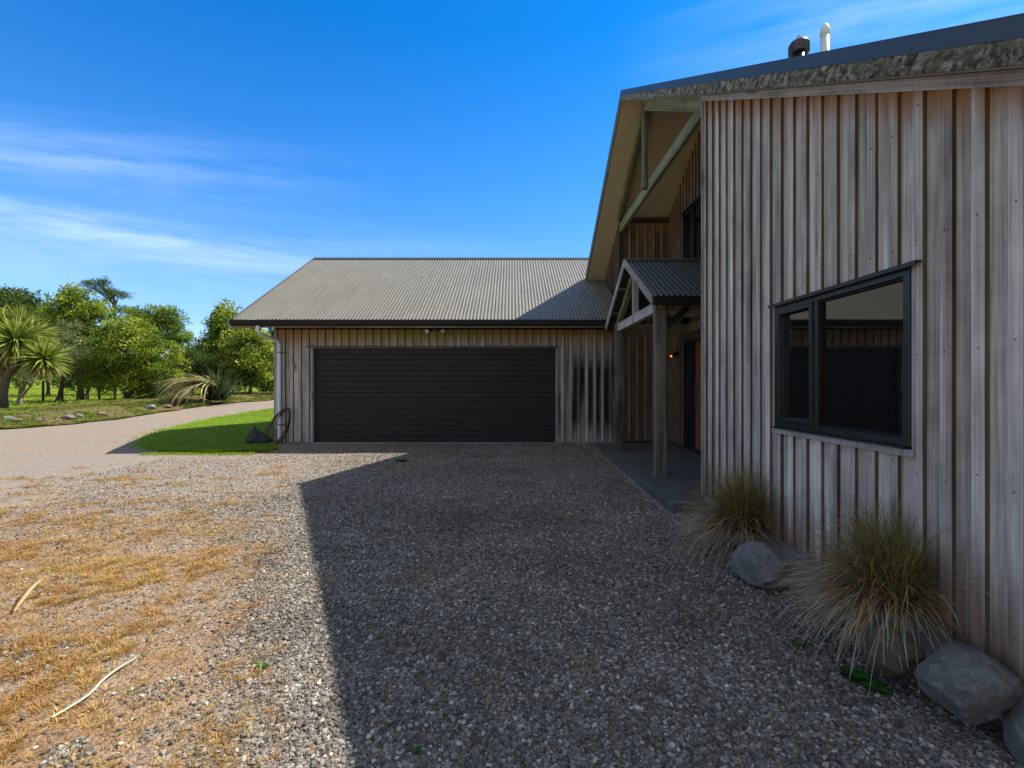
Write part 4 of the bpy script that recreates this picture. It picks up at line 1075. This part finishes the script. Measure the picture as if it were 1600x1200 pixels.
def tree(px, pybase, Y, blobs_px, label, leaf='mid', ls=.15, nclump=110, nleaf=70, seed=1, r0=.09, cr=.4, name='tree', cat='tree', group='trees along the drive', lean=0, bark='bark', nb=7, aspect=.45, depth=.8, ystep=0):
    """blobs_px: list of (cx, cy, rx, ry) in photo pixels at depth Y (+dy)"""
    base = at(px, pybase, Y); base.z = H(base.x, Y)
    t = thing(name, tuple(base), label, cat, group); bl = []
    for q in blobs_px:
        dy = q[4] if len(q) > 4 else 0; c = at(q[0], q[1], Y+dy); s = (Y+dy)/F
        bl.append((tuple(c), (q[2]*s, max(q[2],q[3])*s*depth, q[3]*s)))
    top = Vector(bl[0][0])
    limbs(base, (top.x+lean, top.y, top.z), r0, M[bark], t, seed, nb, 1.0, .3, targets=[x[0] for x in bl])
    crown('crown', bl, nclump, nleaf, ls, M['leaf_'+leaf], t, seed, cr, aspect)
    return t
# far pine belt and background
tree(30,600,42,[(28,500,42,40),(60,520,30,30,-1),(5,490,30,35)], 'dense dark green rounded tree behind the cabbage tree at far left', 'dark', .27, 330, 90, 11, .2, .55)
tree(127,628,27,[(118,486,32,34),(150,510,36,34),(100,512,26,24),(168,545,36,36),(128,548,40,36),(112,462,14,15)], 'tall yellow-green broadleaf tree left of the centre of the row', 'yellow', .17, 360, 85, 12, .16, .36)
tree(87,632,24.5,[(108,540,26,34),(95,565,22,22),(122,575,22,18)], 'small grey-green narrow-leaved tree in front of the tall yellow-green one', 'grey', .17, 110, 75, 13, .09, .28, aspect=.16)
tree(27,634,23,[(40,585,34,14),(10,580,25,14),(55,575,22,16)], 'low bare-stemmed grey-barked shrub tree beside the cabbage tree trunk', 'mid', .12, 40, 50, 14, .12, .25, bark='barkg', nb=12)
tree(197,634,25,[(196,555,46,40),(235,560,42,40),(160,580,32,24),(205,600,44,18),(250,590,32,24),(215,525,34,26)], 'broad bushy yellow-green tree with branches almost to the ground', 'yellow', .14, 400, 85, 15, .13, .33)
tree(138,632,26,[(140,585,26,22),(120,600,18,12)], 'slim-trunked young tree under the tall yellow-green crown', 'mid', .13, 60, 60, 16, .09, .28)
tree(258,615,33,[(225,510,24,20),(250,520,30,32),(262,505,12,26),(282,525,12,20),(212,505,12,24),(238,500,9,20),(272,500,4,16),(291,530,6,12),(224,488,4,12),(205,484,4,10),(301,545,4,8),(250,488,3,10)], 'darker spiky-topped tree rising behind the bushy tree', 'mid', .2, 240, 75, 17, .15, .36, aspect=.3)
tree(392,621,29,[(392,548,34,36),(408,575,30,26),(372,580,30,28),(388,525,22,20)], 'lime-green sunlit tree with a single pale trunk near the garage eave', 'lime', .16, 300, 80, 18, .11, .34)
tree(355,618,31,[(352,512,22,26),(345,545,32,30),(352,490,13,16),(330,560,22,30)], 'pointed mid-green tree standing left of the lime-green one', 'lime', .16, 270, 80, 19, .14, .36)
tree(425,616,33,[(425,545,26,36),(432,585,26,30),(410,600,22,18)], 'dark leafy tree closest to the garage wall', 'dark', .17, 240, 80, 20, .13, .36)
tree(262,622,27,[(262,598,24,22),(248,610,18,12),(285,605,16,16)], 'low leafy bush between the bushy tree and the flax', 'mid', .13, 90, 70, 22, .06, .26)
tree(300,612,60,[(300,568,36,24),(275,572,26,22),(330,575,30,24)], 'brownish distant shrub seen in the gap of the tree row', 'brown', .3, 130, 80, 23, .15, .9, cat='shrub')
tree(318,622,29,[(318,580,28,26),(300,572,22,22),(338,590,18,22)], 'dark narrow-leaved shrub behind the drooping flax', 'dark', .3, 110, 70, 24, .1, .4, aspect=.12, cat='shrub')
tree(75,640,31,[(70,570,40,28),(25,565,40,30),(110,590,30,14)], 'shaded mid-green tree filling the gap behind the cabbage tree', 'mid', .16, 130, 70, 25, .12, .4)
# tall pine with flat clumps
py_ = 62.0; base = at(177, 600, py_); base.z = H(base.x, py_)
t = thing('pine_tree', tuple(base), 'tall sparse pine with flat-topped clumps sticking out above the tree row', 'pine tree')
b = MB(); tp = [base, at(178,540,py_), at(177,500,py_), at(179,470,py_), at(172,458,py_), at(160,448,py_)]
b.tube(tp, [.4,.33,.25,.18,.14,.08], 8); 
cl = [(150,444,13,3.5),(162,440,8,3),(135,446,6,2),(165,456,8,2.5),(186,462,12,4),(178,455,7,2.5),(168,471,6,2),(194,484,12,3),(180,487,5,2),(148,453,6,2)]
for q in cl: b.tube([at(178,q[1]+22,py_), at((178+q[0])/2,q[1]+10,py_), at(q[0],q[1],py_)], [.13,.10,.04], 5)
b.build('trunk', M['bark'], t, smooth=True)
crown('crown', [(tuple(at(q[0],q[1],py_)), (q[2]*py_/F, q[2]*py_/F, q[3]*py_/F)) for q in cl], 130, 34, .42, M['leaf_dark'], t, 33, .38, .13)
# cabbage tree
M['cord'] = strandmat('cabbage_leaf', (.12,.14,.02), (.13,.20,.022), (.25,.29,.045), .5); M['corddead'] = strandmat('dead_leaf', (.20,.12,.05), (.28,.18,.08), (.34,.24,.12))
YC_ = 20.0; base = at(6, 640, YC_); base.z = H(base.x, YC_)
t = thing('cabbage_tree', tuple(base), 'cabbage tree with curved trunk and yellow-green spiky leaf heads at the left edge', 'cabbage tree')
b = MB(); A0 = at(2,640,YC_); A0.z = base.z
fork = at(10,588,YC_)
b.tube([A0, at(3,615,YC_), fork, at(24,570,YC_), at(30,548,YC_)], [.24,.18,.15,.13,.10], 12)
b.tube([fork, at(30,568,YC_+.3), at(68,562,YC_+.3)], [.16,.12,.09], 10); b.tube([fork, at(-5,565,YC_), at(-22,545,YC_)], [.18,.14,.1], 10)
b.build('trunk', M['bark'], t, smooth=True)
heads = [(24,532,1.3,0),(68,562,1.05,.3),(-22,538,1.3,0),(50,524,1.05,.9),(6,512,1.1,.6),(-8,555,1.0,.2),(30,508,.95,1.0)]
def spiky(parent, c, L, n_, seed, mat, name='leaf_head', w=.05, up=.25, droop=.8):
    rg = random.Random(seed); V = []; Fq = []; A = []; T_ = []
    for _ in range(n_):
        d = Vector((rg.gauss(0,1),rg.gauss(0,1),rg.gauss(0,1))); d.normalize(); d.z += up; d.normalize(); l = L*rg.uniform(.65,1.05); p = Vector(c)+d*.06
        s_ = d.cross(Vector((rg.gauss(0,1),rg.gauss(0,1),rg.gauss(0,1)))).normalized(); base = len(V); rn = rg.random(); g = droop*rg.uniform(.4,1.3)*(1-abs(d.z)*.5); seg = 5
        for i in range(seg+1):
            tt = i/seg; k = w*.5*(math.sin(math.pi*min(1,.25+.75*tt)))*(1 if tt < 1 else .1)+.002
            V += [tuple(p-s_*k), tuple(p+s_*k)]; A += [rn]*2; T_ += [tt]*2
            d = (d+Vector((0,0,-g/seg))*(.2+tt*1.2)).normalized(); p = p+d*l/seg
        for i in range(seg): q = base+2*i; Fq.append((q,q+1,q+3,q+2))
    return npmesh(name, V, Fq, mat, parent, rnd=A, attrs={'t': T_})
for k, (hx, hy, L, dy) in enumerate(heads):
    spiky(t, at(hx, hy, YC_+dy), L, 330, 200+k, M['cord'])
    spiky(t, at(hx, hy+6, YC_+dy), L*.8, 60, 300+k, M['corddead'], 'dead_leaves', up=-.9, droop=1.2)
# flax bush
M['flax'] = strandmat('flax_leaf', (.20,.20,.06), (.30,.30,.10), (.46,.38,.22), .35); M['flaxdk'] = strandmat('flax_dark_leaf', (.02,.035,.012), (.03,.055,.016), (.06,.09,.03), .4)
fb = gpt(318, 634); fb.z += .25
t = thing('flax_bush', tuple(fb), 'flax bush with long pale leaves drooping towards the drive', 'flax bush')
strands('drooping_leaves', tuple(fb+Vector((.35,0,.75))), 210, 2.5, 5, M['flax'], t, .10, (-.2,-.2), 1.0, .3, 1.15, seg=9, elev=(.1,.8), az=(3.6,.7))
strands('upright_leaves', tuple(fb+Vector((.3,.6,0))), 210, 1.9, 6, M['flaxdk'], t, .08, (0,0), 1.0, .4, .35, seg=8, elev=(.5,1.45))
# fence posts and wires
M['fpost'] = wood('fence_post_timber', (.05,.035,.025), (.09,.065,.045), 'Z')
fence = thing('fence', (-27, 27, H(-27,27)), 'post and wire paddock fence running behind the tree row', 'fence')
FP = [(-20,631),(34,632),(67,632.5),(97,631),(155,626),(180,624.5),(203,623.5),(240,622),(300,620),(383,616),(418,615)]
prevp = None; wires = MB()
for (px_, py_2) in FP:
    Yf = 26.5 if px_ < 250 else 34
    c = at(px_, 600, Yf); b = MB(); z0 = H(c.x, Yf); b.tube([(c.x,Yf,z0-.05),(c.x+.02,Yf,z0+1.18)], [.065,.055], 8, rnd=random.random()); b.build('post', M['fpost'], fence)
    if prevp is not None:
        for hz in (.25,.5,.75,1.05): wires.tube([(prevp[0],prevp[1],prevp[2]+hz),(c.x,Yf,z0+hz)], .006, 4)
    prevp = (c.x, Yf, z0)
wires.build('wire', M['flue'], fence)
rsb = np.random.RandomState(77); bl = []
for k in range(46):
    x_ = -30+k*12.5+rsb.uniform(-4,4); Yb = 95+rsb.uniform(-4,4); c_ = at(x_, 583-rsb.uniform(0,12), Yb); bl.append((tuple(c_), (2.2,2.0,rsb.uniform(1.8,2.8))))
o = crown('far_shelter_belt', bl, 520, 90, .45, M['leaf_mid'], None, 78, .9, .5); tag(o, kind='stuff')
# bank rocks and low plants
rg = random.Random(9); kk = 0
names = ['flat pinkish stone at the left end of the bank','stacked brown stone on the bank under the cabbage tree','low pale stone on the bank left of the bushy tree','pale stone in the middle of the tree bank','grey stone half hidden by bank plants','small stone near the foot of the bushy tree','reddish stone between bushy tree and flax','flat stone at the foot of the flax','rounded grey stone under the flax leaves','pale grey stone right of the flax','low stone at the right end of the bank','broken stone low on the bank at the left']
for i, (x_, y_, w_) in enumerate([(14,654,10),(26,657,9),(108,653,11),(124,650,8),(60,655,7),(158,647,8),(236,637,10),(262,635,8),(302,632,9),(334,628,9),(348,625,8),(36,651,10)]):
    g = gpt(x_, y_, .1); g.x = min(g.x, lerp_table(DL, g.y)-.45); s_ = .8*w_*g.y/F; g.z = H(g.x, g.y)+.06
    o = blob('bank_stone', tuple(g+Vector((0,0,s_*.25))), (s_*1.1, s_*.9, s_*.55), M['rockw'] if i % 3 else M['rock'], 60+i, .3, 3, facet(60+i, 8, .82), 1.2); tag(o, names[i], 'stone', 'stones on the tree bank')
P = []; S_ = []; rs = np.random.RandomState(15)
for i in range(16000):
    y = 12.5+22*rs.rand()**1.2; xr = lerp_table(DL, y)+.3; x = xr-.05-5.2*rs.rand()**1.3
    nz = noise.noise(Vector((x*.8, y*.8, 3)))
    if nz < .02 and rs.rand() < .88: continue
    P.append((x, y, Hn(x, y, .03)+.05)); S_.append(rs.uniform(.04,.10)*(1+1.5*max(0,nz)))
P = np.array(P); s = np.array(S_); n_ = len(s)
M['bankleaf'] = leafmat('bank_plants', [(0,(.07,.10,.014)),(.5,(.17,.22,.025)),(.8,(.28,.30,.05)),(1,(.36,.25,.09))], .35, .6, True)
scatter('bank_plants', P, np.stack([s*1.5,s*1.5,s],1), np.stack([rs.uniform(-.3,.3,n_),rs.uniform(-.3,.3,n_),rs.uniform(0,6.28,n_)],1), blade_nodes(9,.5,1.0,.16,4), M['bankleaf'])
# paddock grass tufts
P = []; S_ = []
for i in range(16000):
    y = 22+rs.rand()**1.4*40; x = -10-y*1.05*rs.rand(); 
    if x > lerp_table(DL, y)-4.5: continue
    P.append((x, y, Hn(x, y, .02)-.03)); S_.append(rs.uniform(.08,.18)*(1+.01*y))
P = np.array(P); s = np.array(S_); n_ = len(s)
M['padleaf'] = leafmat('paddock_blades', [(0,(.17,.27,.02)),(.5,(.27,.36,.035)),(1,(.40,.42,.08))], .35, .6, True)
scatter('paddock_grass', P, np.stack([s*2,s*2,s],1), np.stack([rs.uniform(-.3,.3,n_),rs.uniform(-.3,.3,n_),rs.uniform(0,6.28,n_)],1), blade_nodes(8,.6,1.0,.10,6), M['padleaf'])

# ------------------------------------------------------------------ sky, sun, camera
sun_dir = Vector((.748, .262, 1.0)).normalized()
elev = math.asin(sun_dir.z); azim = math.atan2(sun_dir.x, sun_dir.y)
W = bpy.data.worlds.new('World'); S.world = W; W.use_nodes = True; nt = W.node_tree; n = N(nt)
bg = nt.nodes['Background']; sky = n.new('ShaderNodeTexSky', sky_type='NISHITA'); sky.sun_disc = False
sky.sun_elevation = elev; sky.sun_rotation = azim; sky.air_density = 1.0; sky.dust_density = .3; sky.ozone_density = 3.0; sky.altitude = 50
hs = n.new('ShaderNodeHueSaturation'); hs.inputs['Saturation'].default_value = 1.22; nt.links.new(sky.outputs[0], hs.inputs['Color'])
dirv = n.new('ShaderNodeTexCoord').outputs['Generated']; q = n.sep(dirv)
yy = n.math('MAXIMUM', q[1], .05); u = n.math('DIVIDE', q[0], yy); v = n.math('DIVIDE', q[2], yy)
def band(u0, v0, u1, v1, hw, sc, seed, k):
    sl_ = (v1-v0)/(u1-u0); line = n.math('ADD', n.math('MULTIPLY', n.math('SUBTRACT', u, u0), sl_), v0)
    dv = n.math('SUBTRACT', v, line); al = n.comb(n.math('MULTIPLY', u, sc), n.math('MULTIPLY', dv, sc*9), seed)
    f = n.noise(al, 1.0, 7, .6, .25); env = n.math('MULTIPLY', n.map(n.math('ABSOLUTE', dv), 0, hw, 1, 0), n.math('MULTIPLY', n.map(u, u1-.35, u1+.35, 1, 0), n.map(u, u0-.6, u0-.1, 0, 1)))
    env2 = n.math('POWER', env, 1.3)
    return n.math('MULTIPLY', n.math('MULTIPLY', n.map(f, .34, .78), env2), k)
c1 = band(-1.08,.50,-.55,.44,.11,2.2,1.0,.50)
c2 = band(-1.08,.365,-.35,.245,.05,2.6,5.0,.85)
c3 = band(-1.08,.30,-.1,.23,.12,1.6,9.0,.5)
c4 = band(.8,.80,1.4,.95,.20,1.4,12.0,.5)
cl_ = n.math('ADD', n.math('ADD', c1, c2), n.math('ADD', c3, c4), clamp=True)
cl_ = n.math('MULTIPLY', cl_, n.map(q[1], .0, .2, 0, 1))
tint = n.ramp(q[2], [(0,(.66,.66,.88)),(.18,(.58,.69,.88)),(.36,(.34,.68,.90)),(.60,(.05,.60,.88))])
skyc = n.mix(1, hs.outputs[0], tint, 'MULTIPLY')
# added pale sky layer behind camera and overhead, unseen, brightens and neutralises shade
fill_veil = n.math('MULTIPLY', n.map(n.math('ADD', q[1], n.map(q[2], .75, .95, 0, -.9)), .15, -.35, 0, 1), n.map(n.noise(n.scale(dirv, (1.5,1.5,3)), 1.6, 6, .6), .3, .65, .35, 1))
skyc = n.mix(fill_veil, skyc, (2.6,2.62,2.65))
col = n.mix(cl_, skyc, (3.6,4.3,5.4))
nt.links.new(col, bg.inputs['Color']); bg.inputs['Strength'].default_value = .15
sd = bpy.data.lights.new('sun', 'SUN'); sd.energy = 4.9; sd.angle = R(.55); sd.color = (1,.925,.82)
so = bpy.data.objects.new('sun', sd); C.objects.link(so); so.rotation_euler = sun_dir.to_track_quat('Z', 'Y').to_euler(); so.location = (10,10,20)
cd = bpy.data.cameras.new('camera'); cam = bpy.data.objects.new('camera', cd); C.objects.link(cam)
cd.sensor_width = 36; cd.lens = 36*F/1600; cd.clip_end = 3000; cd.clip_start = .05; cd.shift_y = .5/1600*4
cam.location = CAM; cam.rotation_euler = (R(90),0,0); S.camera = cam
S.render.engine = 'CYCLES'; S.cycles.max_bounces = 8; S.cycles.use_adaptive_sampling = True
S.view_settings.view_transform = 'Standard'; S.view_settings.look = 'None'; S.view_settings.gamma = 1; S.view_settings.exposure = .85
S.render.resolution_x = 1024; S.render.resolution_y = 768
